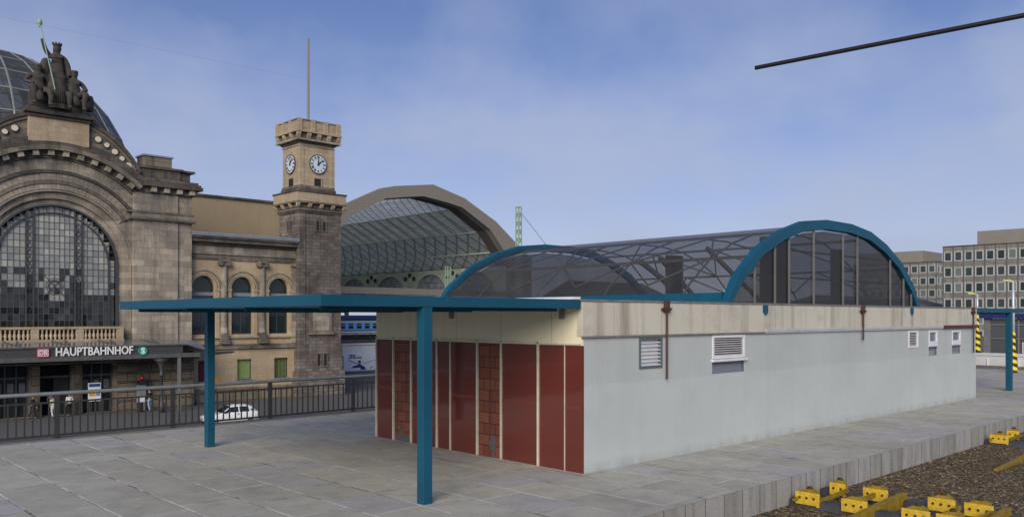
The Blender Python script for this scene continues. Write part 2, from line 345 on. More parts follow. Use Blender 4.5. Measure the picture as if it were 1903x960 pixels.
# ------------------------------------------------------------------ mesh builder
OFF = {}
class MB:
    def __init__(s): s.v = []; s.f = []; s.mi = []; s.cur = 0
    def face(s, idx): s.f.append(tuple(idx)); s.mi.append(s.cur)
    def add(s, vs, fs):
        b = len(s.v); s.v += [tuple(v) for v in vs]
        for f in fs: s.face([b + i for i in f])
        return s
    def box(s, x0, x1, y0, y1, z0, z1):
        return s.add([(x, y, z) for x in (x0, x1) for y in (y0, y1) for z in (z0, z1)],
                     [(0, 1, 3, 2), (4, 6, 7, 5), (0, 4, 5, 1), (2, 3, 7, 6), (0, 2, 6, 4), (1, 5, 7, 3)])
    def plate(s, outs, c0, c1, axis='y'):
        def P(a, b, c): return (a, c, b) if axis == 'y' else (c, a, b) if axis == 'x' else (a, b, c)
        tri = tessellate_polygon([[Vector((a, b, 0)) for a, b in o] for o in outs])
        flat = [p for o in outs for p in o]; n = len(flat); b0 = len(s.v)
        s.v += [P(a, b, c0) for a, b in flat] + [P(a, b, c1) for a, b in flat]
        for t in tri:
            s.face([b0 + i for i in t]); s.face([b0 + n + i for i in reversed(t)])
        k = 0
        for o in outs:
            m = len(o)
            for i in range(m):
                j = (i + 1) % m
                s.face([b0 + k + i, b0 + k + j, b0 + n + k + j, b0 + n + k + i])
            k += m
        return s
    def tube(s, p, q, r, n=8, r2=None):
        p = Vector(p); q = Vector(q); d = (q - p)
        if d.length < 1e-6: return s
        d.normalize(); up = Vector((0, 0, 1)) if abs(d.z) < .95 else Vector((1, 0, 0))
        a = d.cross(up).normalized(); b = d.cross(a); r2 = r if r2 is None else r2
        vs = []
        for c, rr in ((p, r), (q, r2)):
            for i in range(n):
                t = 2 * pi * (i + .5) / n; vs.append(c + a * cos(t) * rr + b * sin(t) * rr)
        fs = [(i, (i + 1) % n, n + (i + 1) % n, n + i) for i in range(n)]
        fs += [tuple(range(n))[::-1], tuple(range(n, 2 * n))]
        return s.add(vs, fs)
    def path(s, pts, r, n=8):
        for a, b in zip(pts, pts[1:]): s.tube(a, b, r, n)
        return s
    def bar(s, p, q, w, h):
        """square bar of width w (horizontal) and height h"""
        p = Vector(p); q = Vector(q); d = (q - p).normalized()
        up = Vector((0, 0, 1)) if abs(d.z) < .95 else Vector((1, 0, 0))
        a = d.cross(up).normalized() * (w / 2); b = a.cross(d).normalized() * (h / 2)
        vs = [c + sa * a + sb * b for c in (p, q) for sa, sb in ((-1, -1), (1, -1), (1, 1), (-1, 1))]
        return s.add(vs, [(0, 1, 2, 3), (7, 6, 5, 4), (0, 4, 5, 1), (1, 5, 6, 2), (2, 6, 7, 3), (3, 7, 4, 0)])
    def lathe(s, cx, cy, prof, n=12, axis='z'):
        b = len(s.v); m = len(prof)
        for r, z in prof:
            for i in range(n):
                t = 2 * pi * (i + .5) / n
                if axis == 'z': s.v.append((cx + r * cos(t), cy + r * sin(t), z))
                elif axis == 'y': s.v.append((cx + r * cos(t), z, cy + r * sin(t)))
                else: s.v.append((z, cx + r * cos(t), cy + r * sin(t)))
        for k in range(m - 1):
            for i in range(n):
                j = (i + 1) % n; s.face((b + k * n + i, b + k * n + j, b + (k + 1) * n + j, b + (k + 1) * n + i))
        s.face([b + i for i in range(n)][::-1]); s.face([b + (m - 1) * n + i for i in range(n)])
        return s
    def quad(s, a, b, c, d): return s.add([a, b, c, d], [(0, 1, 2, 3)])
    def build(s, name, mat, parent=None, bevel=0, smooth=False, kind=None):
        me = bpy.data.meshes.new(name); o = bpy.data.objects.new(name, me); COL.objects.link(o)
        off = Vector((0, 0, 0))
        if parent is not None: o.parent = parent; off = OFF[parent.name]
        OFF[o.name] = off
        me.from_pydata([(x - off[0], y - off[1], z - off[2]) for x, y, z in s.v], [], s.f)
        for m in (mat if isinstance(mat, (list, tuple)) else [mat]): me.materials.append(M[m])
        me.polygons.foreach_set('material_index', s.mi)
        bm = bmesh.new(); bm.from_mesh(me); bmesh.ops.recalc_face_normals(bm, faces=bm.faces[:]); bm.to_mesh(me); bm.free()
        if smooth:
            me.polygons.foreach_set('use_smooth', [True] * len(me.polygons))
        if bevel:
            b = o.modifiers.new('Bevel', 'BEVEL'); b.width = bevel; b.segments = 2; b.limit_method = 'ANGLE'; b.angle_limit = radians(50)
        if kind: o['kind'] = kind
        return o

def thing(name, label, cat, loc=(0, 0, 0), group=None):
    o = bpy.data.objects.new(name, None); COL.objects.link(o); o.location = loc
    OFF[o.name] = Vector(loc); o['label'] = label; o['category'] = cat
    if group: o['group'] = group
    return o
def tag(o, label, cat, group=None):
    o['label'] = label; o['category'] = cat
    if group: o['group'] = group
    return o
def dup(root, loc, label, rz=None):
    r = root.copy(); COL.objects.link(r); r.location = loc; r['label'] = label
    if rz is not None: r.rotation_euler.z = rz
    for ch in list(root.children):
        c = ch.copy(); COL.objects.link(c); c.parent = r
        for g in ch.children:
            d = g.copy(); COL.objects.link(d); d.parent = c
    return r
def dup_child(o, parent, dx=0, dy=0, dz=0):
    c = o.copy(); COL.objects.link(c); c.parent = parent; c.location = o.location + Vector((dx, dy, dz))
    for g in o.children:
        d = g.copy(); COL.objects.link(d); d.parent = c
    return c
def arc(cx, cz, r, a0, a1, n):
    return [(cx + r * cos(radians(a0 + (a1 - a0) * i / n)), cz + r * sin(radians(a0 + (a1 - a0) * i / n))) for i in range(n + 1)]
def sector(cx, cz, r0, r1, a0, a1, n): return arc(cx, cz, r1, a0, a1, n) + arc(cx, cz, r0, a1, a0, n)
def rect(a0, a1, b0, b1): return [(a0, b0), (a1, b0), (a1, b1), (a0, b1)]
def archhole(c, hw, z0, zs, n=16):
    return [(c - hw, z0), (c + hw, z0)] + arc(c, zs, hw, 0, 180, n)
def text(body, size, mat, parent, name, fn, extrude=.02, align='LEFT', font_bold=0.0):
    """lettering as a mesh; fn maps (a,b,c) of the text plane to world"""
    cu = bpy.data.curves.new('t', 'FONT'); cu.body = body; cu.size = size; cu.extrude = extrude
    cu.align_x = align; cu.align_y = 'CENTER'; cu.offset = font_bold; cu.resolution_u = 3
    to = bpy.data.objects.new('t', cu); COL.objects.link(to)
    dg = bpy.context.evaluated_depsgraph_get(); me = bpy.data.meshes.new_from_object(to.evaluated_get(dg))
    mb = MB(); mb.add([fn(*v.co) for v in me.vertices], [tuple(p.vertices) for p in me.polygons])
    bpy.data.objects.remove(to); bpy.data.meshes.remove(me); bpy.data.curves.remove(cu)
    return mb.build(name, mat, parent)
exec_parts = []

# ------------------------------------------------------------------ the setting
m = MB(); m.box(-700, 900, -500, 1400, STREET - .5, STREET); m.build('street_ground', 'asphalt', kind='structure')
m = MB(); m.box(-60, 300, -60, 7.498, STREET + .004, -.48); m.build('ballast_bed', 'ballast', kind='structure')
m = MB(); m.box(-40, 51.7, 7.55, 21.62, STREET + .004, 0); m.cur = 1; m.box(-40, 51.7, 7.5, 7.548, -.6, -.002)
m.cur = 2; m.box(-40, 51.7, 21.622, 22.05, STREET + .004, .03)
m.build('platform', ['paving', 'kerb', 'curb'], kind='structure')
m = MB(); m.box(51.72, 300, 7.5, 60, STREET + .004, -.9); m.build('pavement', 'dirt', kind='structure')
# loose stones in the track
m = MB(); rs = random.Random(5)
def stonebit(x, y, z, s):
    vs = []
    for k in range(6):
        d = [(1, 0, 0), (-1, 0, 0), (0, 1, 0), (0, -1, 0), (0, 0, 1), (0, 0, -1)][k]
        f = s * rs.uniform(.6, 1.15); vs.append((x + d[0] * f + rs.uniform(-.3, .3) * s, y + d[1] * f + rs.uniform(-.3, .3) * s, z + d[2] * f * .75))
    m.add(vs, [(0, 2, 4), (2, 1, 4), (1, 3, 4), (3, 0, 4), (2, 0, 5), (1, 2, 5), (3, 1, 5), (0, 3, 5)])
for k in range(7500):
    x = rs.uniform(9, 30); y = 7.46 - rs.random() ** 1.1 * 5.5
    stonebit(x, y, -.475 + rs.uniform(-.01, .012), rs.uniform(.018, .042))
o = m.build('loose_ballast_stones', 'stones', kind='stuff'); tag(o, 'brown and grey loose stones filling the track bed', 'ballast')

# ------------------------------------------------------------------ flat roofed platform building
U0, U1, V0, V1 = 11.62, 32.76, 10.34, 17.0
pb = thing('platform_building', 'low flat roofed platform building with pale side wall and red glazed front', 'building', (U0, V0, 0))
m = MB(); m.box(U0 + .03, U1, V0 + .10, V1, 0, 3.06); m.box(16.2, 28.4, V1 + .003, 21.15, 0, 3.06)
m.build('core', 'white_wall', pb)
m = MB(); m.box(U0 + .04, U1 + .03, V0 + .12, V1 + .03, 3.063, 3.12); m.box(16.18, 28.42, V1 + .033, 21.17, 3.063, 3.12); m.build('roof', 'roofing', pb)
wall = MB()
VENT = (13.3, 14.06, 1.86, 2.48); LOUV = (15.9, 17.24, 1.97, 2.49); LOWW = (15.9, 17.24, 1.64, 1.89); SLV = (26.72, 27.48, 1.93, 2.47)
W1 = (28.37, 29.11, 1.97, 2.46); W1b = (28.37, 29.11, 1.64, 1.92); W2 = (30.43, 31.25, 1.97, 2.44); W2b = (30.43, 31.25, 1.64, 1.92)
holes = [rect(*h) for h in (VENT, LOUV, LOWW, SLV, W1, W1b, W2, W2b)]
wall.plate([rect(U0 + .031, U1, 1.62, 2.53)] + holes, V0, V0 + .097)
wall.build('upper_wall', 'white_wall', pb)
m = MB(); m.box(U0 + .031, U1, V0 - .012, V0 + .097, 0, 1.619); m.build('lower_wall', 'white_base', pb)
m = MB(); m.box(U0 - .03, U1 + .04, V0 - .03, V0 + .115, 2.535, 3.185); m.build('parapet', 'parapet', pb, .006)
m = MB(); m.box(U0 - .05, U1 + .06, V0 - .05, V0 + .15, 3.186, 3.222); m.build('coping', 'ledge', pb)
m = MB(); m.box(U0 - .035, 18.1, V0 - .045, V0 - .001, 2.505, 2.534); m.build('drip_ledge', 'ledge', pb)
m = MB(); m.box(18.12, 29.5, V0 - .06, V0 - .001, 2.535, 2.60); m.box(18.12, 29.5, V0 - .05, V0 - .001, 2.505, 2.533); m.build('cable_duct', 'duct', pb)
m = MB(); m.box(29.54, U1 + .045, V0 - .075, V0 - .001, 2.505, 2.61); m.build('maroon_strip', 'maroon', pb)
def louvre(name, h, n, slot='dark_slot', fr='white_pvc', blade='louver', t=.06):
    x0, x1, z0, z1 = h
    m = MB(); m.plate([rect(x0 + .002, x1 - .002, z0 + .002, z1 - .002), rect(x0 + t, x1 - t, z0 + t, z1 - t)], V0 - .02, V0 + .06)
    f = m.build(name, fr, pb)
    m = MB(); m.box(x0 + t, x1 - t, V0 + .055, V0 + .07, z0 + t, z1 - t); m.build('backing', slot, f)
    m = MB(); p = (z1 - z0 - 2 * t) / n
    for k in range(n):
        z = z0 + t + p * k
        m.add([(x0 + t, V0 - .005, z + p * .10), (x1 - t, V0 - .005, z + p * .10), (x1 - t, V0 + .05, z + p * .34), (x0 + t, V0 + .05, z + p * .34),
               (x0 + t, V0 - .005, z + p * .30), (x1 - t, V0 - .005, z + p * .30), (x1 - t, V0 + .05, z + p * .52), (x0 + t, V0 + .05, z + p * .52)],
              [(0, 1, 2, 3), (4, 5, 6, 7), (0, 1, 5, 4), (2, 3, 7, 6), (0, 3, 7, 4), (1, 2, 6, 5)])
    m.build('blades', blade, f)
louvre('vent_grille', VENT, 7, 'white_pvc', 'frame_dk', 'louver', .045)
louvre('louvre', LOUV, 8); louvre('small_louvre', SLV, 8)
def window(h, frame='white_pvc', t=.07, glass='window_grey', bottom=None):
    x0, x1, z0, z1 = h
    m = MB(); m.plate([rect(x0 + .002, x1 - .002, z0 + .002, z1 - .002), rect(x0 + t, x1 - t, z0 + (bottom or t), z1 - t)], V0 - .015, V0 + .05)
    f = m.build('window', frame, pb)
    m = MB(); m.box(x0 + t - .01, x1 - t + .01, V0 + .03, V0 + .045, z0 + t - .01, z1 - t + .01); m.build('pane', glass, f)
    m = MB(); m.box(x0 - .01, x1 + .01, V0 - .03, V0 + .0, z0 - .035, z0 - .003); m.build('sill', 'white_pvc', f)
window(W1, bottom=.13); window(W2, bottom=.13)
for h in (LOWW, W1b, W2b):
    x0, x1, z0, z1 = h
    m = MB(); m.box(x0 + .003, x1 - .003, V0 + .06, V0 + .075, z0, z1 - .003); w = m.build('lower_window', 'window_grey', pb)
    m = MB(); m.plate([rect(x0 + .003, x1 - .003, z0, z1 - .003), rect(x0 + .03, x1 - .03, z0 + .002, z1 - .035)], V0 + .02, V0 + .058); m.build('frame', 'frame_dk', w)
m = MB(); m.box(15.86, 17.28, V0 - .07, V0 - .001, 1.905, 1.955); m.build('sill', 'white_pvc', pb)
for x, zb in ((14.12, 1.63), (23.34, 2.24), (32.30, 1.63)):
    m = MB(); m.tube((x, V0 - .085, zb), (x, V0 - .085, 3.16), .025, 8)
    m.add([(x - .13, V0 - .13, 3.08), (x + .13, V0 - .13, 3.08), (x + .13, V0 - .035, 3.08), (x - .13, V0 - .035, 3.08),
           (x - .06, V0 - .115, 2.99), (x + .06, V0 - .115, 2.99), (x + .06, V0 - .04, 2.99), (x - .06, V0 - .04, 2.99),
           ], [(0, 1, 2, 3), (4, 5, 6, 7), (0, 1, 5, 4), (1, 2, 6, 5), (2, 3, 7, 6), (3, 0, 4, 7)])
    m.box(x - .05, x + .05, V0 - .125, V0 - .035, 3.081, 3.23); m.box(x - .15, x + .15, V0 - .12, V0 - .035, 3.04, 3.052)
    m.build('downpipe', 'rust', pb)
# red front (faces the camera side, -X)
m = MB(); m.box(U0 - .015, U0 + .098, V0 + .005, V1 - .002, 2.36, 3.16); m.build('fascia', 'cream', pb, .005)
m = MB(); m.box(U0 - .06, U0 + .12, V0 + .155, 14.17, 3.225, 3.27); m.box(U0 - .05, U0 + .1, 14.18, V1 + .03, 3.161, 3.19); m.build('roof_edge', 'flash', pb)
m = MB(); m.box(U0 - .035, U0 - .016, V0 + .01, V1, 2.375, 2.405); m.build('fascia_trim', 'mullion', pb)
seams = [V0 - .014, 10.78, 11.48, 12.54, 13.28, 14.17, 14.64, 15.59, 16.29, V1 - .02]
for a, b in zip(seams, seams[1:]):
    tiled = abs(a - 12.54) < .01 or abs(a - 15.59) < .01
    m = MB(); d = .03 if tiled else .0
    m.box(U0 + d * .4, U0 + .0295, a + .004, b - .004, .0, 2.355); m.build('tile_panel' if tiled else 'red_panel', 'tiles' if tiled else 'red', pb)
    if not tiled and a not in (10.78, 14.17):
        m = MB(); m.box(U0 - .008, U0 - .001, a + .02, b - .02, 1.17, 1.235); m.build('rail', 'red_rail', pb)
for y in (11.48, 12.54, 13.28, 14.17, 14.64, 15.59, 16.29, V1 - .015):
    w = .010 if y == 14.17 else .018
    m = MB(); m.box(U0 - .035, U0 + .01, y - w, y + w, 0.002, 2.42); m.build('mullion', 'mullion', pb)
m = MB(); m.box(U0 - .02, U0 + .04, 10.775, 10.785, 0.002, 2.35); m.build('mullion', 'mullion', pb)
for y in (10.82, 14.1):
    m = MB(); m.box(U0 - .075, U0 - .017, y - .05, y + .05, 2.86, 3.04); m.build('bracket', 'ledge', pb)

# ------------------------------------------------------------------ glazed barrel vault on its roof
VC, VA, VH, VZ = 22.3, 5.62, 2.35, 3.22
va = thing('glass_vault', 'smoky glass barrel vault with petrol blue end arches on the flat roof', 'glass roof', (VC, 15.7, 3.12))
def ell(a, h, n=12, z0=VZ): return [(VC + a * cos(pi - pi * i / n), z0 + h * sin(pi * i / n)) for i in range(n + 1)]
AO = [(VC + x, z) for x, z in ((-5.62, 3.23), (-5.15, 3.88), (-4.2, 4.57), (-3.1, 5.05), (-2.0, 5.36), (-.75, 5.49), (.75, 5.49), (2.0, 5.36), (3.1, 5.05), (4.2, 4.57), (5.15, 3.88), (5.62, 3.23))]
def inset(k, d0):
    n = len(AO); out = []
    for i, (x, z) in enumerate(AO):
        a = AO[max(0, i - 1)]; b = AO[min(n - 1, i + 1)]
        tx, tz = b[0] - a[0], b[1] - a[1]; L = math.hypot(tx, tz)
        out.append((x + tz / L * k, max(z - tx / L * k, 3.23) if 0 < i < n - 1 else 3.23))
    return out
AI = inset(.26, 0)
for y in (10.44, 20.95):
    m = MB(); m.plate([AO + AI[::-1]], y, y + .19); m.build('end_arch', 'blue_arch', va, .012)
for x in (VC - 5.60, VC + 5.26):
    m = MB(); m.box(x, x + .34, 10.635, 20.945, 3.125, 3.46); m.build('base_beam', 'blue_arch', va, .01)
GL = inset(.12, 0)
def vault_surface(prof, y0, y1):
    m = MB()
    for a, b in zip(prof, prof[1:]): m.quad((a[0], y0, a[1]), (b[0], y0, b[1]), (b[0], y1, b[1]), (a[0], y1, a[1]))
    return m
GLz = [(x, max(z, 3.47)) for x, z in GL]
vault_surface(GLz, 10.635, 20.945).build('glazing', 'vaultglass', va)
g2 = inset(.31, 0)
for y in (10.52, 21.03):
    m = MB(); b = len(m.v); tri = [(x, z) for x, z in g2]
    m.plate([tri], y, y + .012); m.build('gable_glazing', 'gableglass', va)
STR = inset(.24, 0)
for k in (0, 2, 4, 6):
    y = 11.9 + k * 1.27
    m = MB(); m.path([(x, y, z) for x, z in STR], .026, 6); m.build('rib', 'steel_vault', va)
for i in range(1, 11):
    if i in (2, 4, 7, 9, 5):
        m = MB(); x, z = STR[i]; m.bar((x, 10.86, z), (x, 20.74, z), .07, .07); m.build('purlin', 'steel_vault', va)
for k in range(6):
    y = 11.9 + k * 1.27
    for i0, i1 in ((1, 2), (2, 4), (7, 9), (9, 10)):
        m = MB(); a = STR[i0]; b = STR[i1]
        if (k + i0) % 2: a, b = b, a
        m.tube((a[0], y, a[1]), (b[0], y + 1.27, b[1]), .024, 6); m.build('brace', 'steel_vault', va)
for (x, y, w) in ((20.45, 11.6, .42), (21.75, 11.9, .5), (24.7, 11.7, .34), (18.75, 13.4, .5)):
    z1 = 3.22 + 2.05 * sqrt(max(.05, 1 - ((abs(x - VC) + w / 2 + .1) / 5.3) ** 2))
    m = MB(); m.box(x - w / 2, x + w / 2, y - .09, y + .09, 3.125, z1 - .06); m.build('inner_post', 'post_dark', va)
    m = MB(); m.box(x + w / 2 + .002, x + w / 2 + .11, y - .06, y + .06, 3.125, z1 - .06); m.build('post_edge', 'steel_vault', va)
for x in (17.95, 18.9, 19.6, 22.6, 23.5, 25.75, 26.75, 27.35, 20.9):
    t = min((abs(x - a[0]), i) for i, a in enumerate(STR))[1]
    zt = None
    for a, b in zip(AI, AI[1:]):
        if a[0] <= x <= b[0]: zt = a[1] + (b[1] - a[1]) * (x - a[0]) / (b[0] - a[0])
    m = MB(); m.box(x - .022, x + .022, 10.475, 10.515, 3.225, max(3.3, zt)); m.build('gable_mullion', 'steel_vault', va)
for z, hw in ((3.9, 4.9), (4.6, 3.9)):
    m = MB(); m.box(VC - hw, VC + hw, 10.64, 10.67, z - .02, z + .02); m.build('gable_rail', 'steel_vault', va)
for x0, z0, x1, z1 in ((18.7, 4.45, 21.3, 3.3), (22.0, 5.0, 25.4, 3.3), (19.6, 4.6, 21.5, 3.4)):
    m = MB(); m.bar((x0, 14.5, z0), (x1, 14.5, z1), .09, .12); m.build('brace', 'steel_vault', va)
for x in (18.1, 26.9):
    m = MB(); m.plate([[(x - .11, 3.17), (x + .11, 3.17), (x + .11, 3.0), (x, 2.93), (x - .11, 3.02)]], V0 - .055, V0 - .032); m.build('blue_bracket', 'blue_arch', va)

# ------------------------------------------------------------------ petrol blue platform canopies
def canopy(label, x0, x1, px, y0=10.30, y1=18.30, h=.085):
    c = thing('platform_canopy', label, 'canopy', (px, y0 + .1, 0), 'petrol blue platform canopies')
    m = MB(); m.box(x0, x1, y0, y1, 3.05, 3.215); m.build('roof_slab', 'blue', c, .008)
    m = MB()
    for k in range(4):
        y = y0 + .4 + k * (y1 - y0 - .8) / 3; m.box(x0 + .25, x1 - .25, y - .04, y + .04, 2.995, 3.049)
    m.build('under_ribs', 'blue', c)
    for y in (y0 + h, y1 - h):
        m = MB(); m.box(px - h, px + h, y - h - .003, y + h, 0, 3.048); m.build('post', 'blue', c, .006)
canopy('petrol blue flat canopy on two square posts in front of the red wall', 6.1, U0 - .09, 7.99)
canopy('petrol blue T shaped canopy beyond the far end of the pale wall', U1 + .1, 38.35, 36.78, h=.10)

# ------------------------------------------------------------------ railing along the street side of the platform
RY = 21.8
ra = thing('platform_railing', 'dark bar railing with galvanised round handrail along the paved platform edge', 'railing', (10, RY, 0))
m = MB(); m.tube((-20, RY, 1.09), (51, RY, 1.08), .047, 10); m.build('handrail', 'handrail', ra, smooth=True)
m = MB(); m.box(-20, 51, RY - .018, RY + .018, .86, .90); m.build('top_rail', 'rail_bar', ra)
m = MB(); m.box(-20, 51, RY - .018, RY + .018, .08, .13); m.build('bottom_rail', 'rail_bar', ra)
posts = [5.85 + 2.73 * k for k in range(-9, 17)]
m = MB(); m.box(5.795, 5.905, RY - .03, RY + .03, .032, 1.06); p0 = m.build('post', 'rail_bar', ra)
m = MB(); m.box(5.977, 6.009, RY - .014, RY + .014, .131, .859); b0 = m.build('bar', 'rail_bar', ra)
for k, x in enumerate(posts):
    if abs(x - 5.85) > .01: dup_child(p0, ra, x - 5.85)
far = MB(); nb = 0
for k, x in enumerate(posts):
    for j in range(1, 16):
        bx = x + j * 2.73 / 16
        if 4.2 < bx < 15.3:
            nb += 1
            c = dup_child(b0, ra, bx - 5.993)
        else: far.box(bx - .016, bx + .016, RY - .012, RY + .012, .131, .859)
bpy.data.objects.remove(b0)
o = far.build('far_bars', 'rail_bar', ra, kind='stuff')

# ------------------------------------------------------------------ buffer stops in the track
def buffer_stop(x, label):
    t = thing('buffer_stop', label, 'buffer stop', (x, 5.2, -.48), 'yellow buffer stops in the track')
    for sx in (0, 1.17):
        m = MB(); m.add([(x + sx + dx, y, z) for y in (7.47, 1.6) for dx, z in ((-.16, -.479), (-.12, -.335), (.12, -.335), (.16, -.479))],
                        [(0, 1, 2, 3), (7, 6, 5, 4), (0, 4, 5, 1), (1, 5, 6, 2), (2, 6, 7, 3), (3, 7, 4, 0)])
        m.build('sleeper', 'sleeper', t, .012)
    for y in (6.0, 4.35):
        m = MB(); m.plate([[(x - 4.2, -.478), (x + 1.25, -.478), (x + 1.25, -.225), (x + 1.1, -.222), (x - .85, -.30), (x - 4.2, -.43)]], y - .05, y + .05); m.build('side_plate', 'olive', t, .008)
    for i, sx in enumerate((0, 1.17)):
        ys = (7.12, 6.28, 5.28, 4.75, 3.7) if i == 0 else (7.12, 6.42, 5.30, 4.72, 3.7)
        for j, y in enumerate(ys):
            w = .22 if not (i == 1 and j == 0) else .15
            xx = x + sx - .16
            m = MB(); m.box(xx - .02, xx + .02, y - w, y + w, -.41, -.19); m.box(xx - .021, xx + .02, y - w, y - w + .05, -.43, -.408)
            br = m.build('clamp', 'yellow', t, .006)
            m = MB(); m.plate([[(y - w * .75, -.30), (y - w * .6, -.17), (y - w * .2, -.14), (y + w * .3, -.14), (y + w * .7, -.18), (y + w * .8, -.30)]], xx + .021, xx + .19, 'x'); m.build('clamp_body', 'olive', br, .008)
            m = MB()
            for b in ((-.13, 0, .13) if w > .2 else (-.07, .07)): m.lathe(y + b, -.285, [(.022, xx - .034), (.022, xx - .019)], 8, 'x')
            m.lathe(xx + .09, y, [(.05, -.155), (.05, -.11), (.03, -.095)], 8)
            m.build('bolts', 'bolt', br)
    for y in (7.02, 6.52, 6.18, 5.1, 4.62, 3.6):
        m = MB(); m.bar((x - .14 + .02, y - .1, -.33), (x + 1.17 - .19, y - .1, -.29), .05, .07); m.build('tie_bar', 'olive', t)
    m = MB(); m.tube((x - .3, 7.3, -.33), (x + .25, 7.3, -.27), .03, 8); m.build('stub', 'olive', t)
buffer_stop(14.1, 'near yellow and dark steel buffer stop clamped across the track beside the kerb')
buffer_stop(24.5, 'far yellow and dark steel buffer stop at the right edge of the track')

# ------------------------------------------------------------------ overhead bracket arm, lamps, low wall, pavilion
t = thing('catenary_support', 'black overhead arm reaching out over the track from the right', 'overhead arm', (13.72, -1.2, -.48))
m = MB(); m.tube((12.59, 7.35, 7.05), (13.6, -.6, 7.05), .036, 10); m.tube((13.6, -.6, 7.05), (13.7, -1.13, 7.05), .034, 10); m.build('arm', 'black', t)
m = MB(); m.box(13.6, 13.84, -1.32, -1.08, -.48, 8.0); m.build('mast', 'black', t)
m = MB(); m.tube((13.5, .9, 7.05), (13.72, -1.1, 7.9), .018, 6); m.build('stay', 'black', t)

def lamp(x, y, z0, h, label, r=.05):
    t = thing('platform_lamp', label, 'lamp post', (x, y, z0), 'pale platform lamps with striped bases')
    m = MB(); m.lathe(x, y, [(r * .8, z0 + 2.0), (r * .55, z0 + h)], 10); m.build('pole', 'pole', t, smooth=True)
    m = MB(); m.lathe(x, y, [(r * 1.9, z0 + .02), (r * 1.7, z0 + 1.0), (r * 1.05, z0 + 1.05), (r * .95, z0 + 2.1)], 14); m.build('striped_base', 'hazard', t)
    m = MB(); m.box(x - .14, x + .14, y - .14, y + .14, z0, z0 + .05); m.build('foot', 'black', t)
    m = MB(); m.tube((x, y, z0 + h - .02), (x - .12, y + .14, z0 + h + .05), r * .5, 8); m.build('neck', 'lamp_head', t)
    m = MB(); m.add([(x - .10 - a * .26 + b * .06, y + .12 + a * .28 + b * .06, z0 + h + c) for a in (0, 1) for b, c in ((-1, .02), (1, .02), (.7, .10), (-.7, .10))],
          [(0, 1, 2, 3), (7, 6, 5, 4), (0, 4, 5, 1), (1, 5, 6, 2), (2, 6, 7, 3), (3, 7, 4, 0)]); m.build('lamp_head', 'lamp_head', t, .02)
lamp(48.7, 13.58, 0, 4.72, 'pale lamp post with striped foot standing right of the blue T canopy', .105)
lamp(51.95, 16.3, .86, 3.3, 'shorter pale lamp post with striped foot rising above the whitewashed low wall', .085)
lw = thing('low_wall', 'whitewashed low wall with pale posts closing the far platform end', 'wall', (52, 10, 0))
m = MB(); m.box(51.75, 52.2, -8, 34, -1.0, .72); m.build('wall', 'lowwall', lw)
m = MB(); m.box(51.7, 52.25, -8, 34, .722, .86); m.build('coping', 'lowwall', lw)
for y in [-6 + 1.55 * k for k in range(26)]:
    m = MB(); m.box(51.69, 51.748, y - .03, y + .03, .0, .55); m.build('post', 'white_pvc', lw)
m = MB(); m.box(51.3, 51.74, -8, 7.4, -.5, .1); m.box(51.4, 51.742, 7.6, 21.6, .002, .17); m.build('dirt_strip', 'dirt', lw)
pv = thing('glass_pavilion', 'grey glass pavilion with navy fascia behind the low wall', 'pavilion', (69, 14, -.9))
m = MB(); m.box(68.3, 74, 2, 20.9, -.9, 2.75); m.build('glazed_wall', 'pavglass', pv)
m = MB(); m.box(67.9, 74.4, 1.6, 21.2, 2.78, 3.12); m.build('fascia', 'navy', pv)
for y in [2.2 + 2.06 * k for k in range(10)]:
    m = MB(); w = .22 if abs(y - 20.74) < .1 else .06
    m.box(68.2, 68.29, y - w, y + w, -.9, 2.779); m.build('mullion', 'steel_vault', pv)
for z in (.2, 1.3, 2.3):
    m = MB(); m.box(68.22, 68.28, 2, 20.9, z - .04, z + .04); m.build('transom', 'steel_vault', pv)
for k, (y, z) in enumerate(((17.9, .25), (15.6, .25), (12.2, .3), (17.5, 1.35), (14.2, 1.4), (10.5, 1.35), (7, .3))):
    m = MB(); m.plate([rect(y - .55, y + .55, z, z + .8), rect(y - .48, y + .48, z + .06, z + .74)], 68.26, 68.297, 'x'); m.build('window', 'louver', pv)  # pale outlines modelled on the glass as reflected office windows

# ------------------------------------------------------------------ station portal
PC, PZ, PV = 18.75, 6.9, 70.0            # arch centre and front plane
st = thing('station_portal', 'sooty sandstone station front with huge arched window, curved gable and entrance', 'station', (PC, PV, STREET))
def mir(x): return 2 * PC - x
outer = [(8.4, STREET), (29.1, STREET), (29.1, 13.3), (25.3, 13.3)] + arc(PC, PZ, 9.05, 45, 135, 28)[0:] + [(mir(25.3), 13.3), (8.4, 13.3)]
hole = [(PC - 5.5, .2), (PC + 5.5, .2)] + arc(PC, PZ, 5.5, 0, 180, 40)
doors = [rect(20.57, 22.9, STREET + .02, -.75), rect(17.62, 19.9, STREET + .02, -.75), rect(14.6, 16.95, STREET + .02, -.75)]
m = MB(); m.plate([outer, hole] + doors, PV, PV + 1.2); m.build('wall', 'sand', st)
m = MB(); m.box(8.5, 29.0, 71.25, 95, STREET, 12.9); m.box(10, 27.5, 71.3, 95, 12.9, 15.0); m.build('rear_block', 'sand_dark', st)
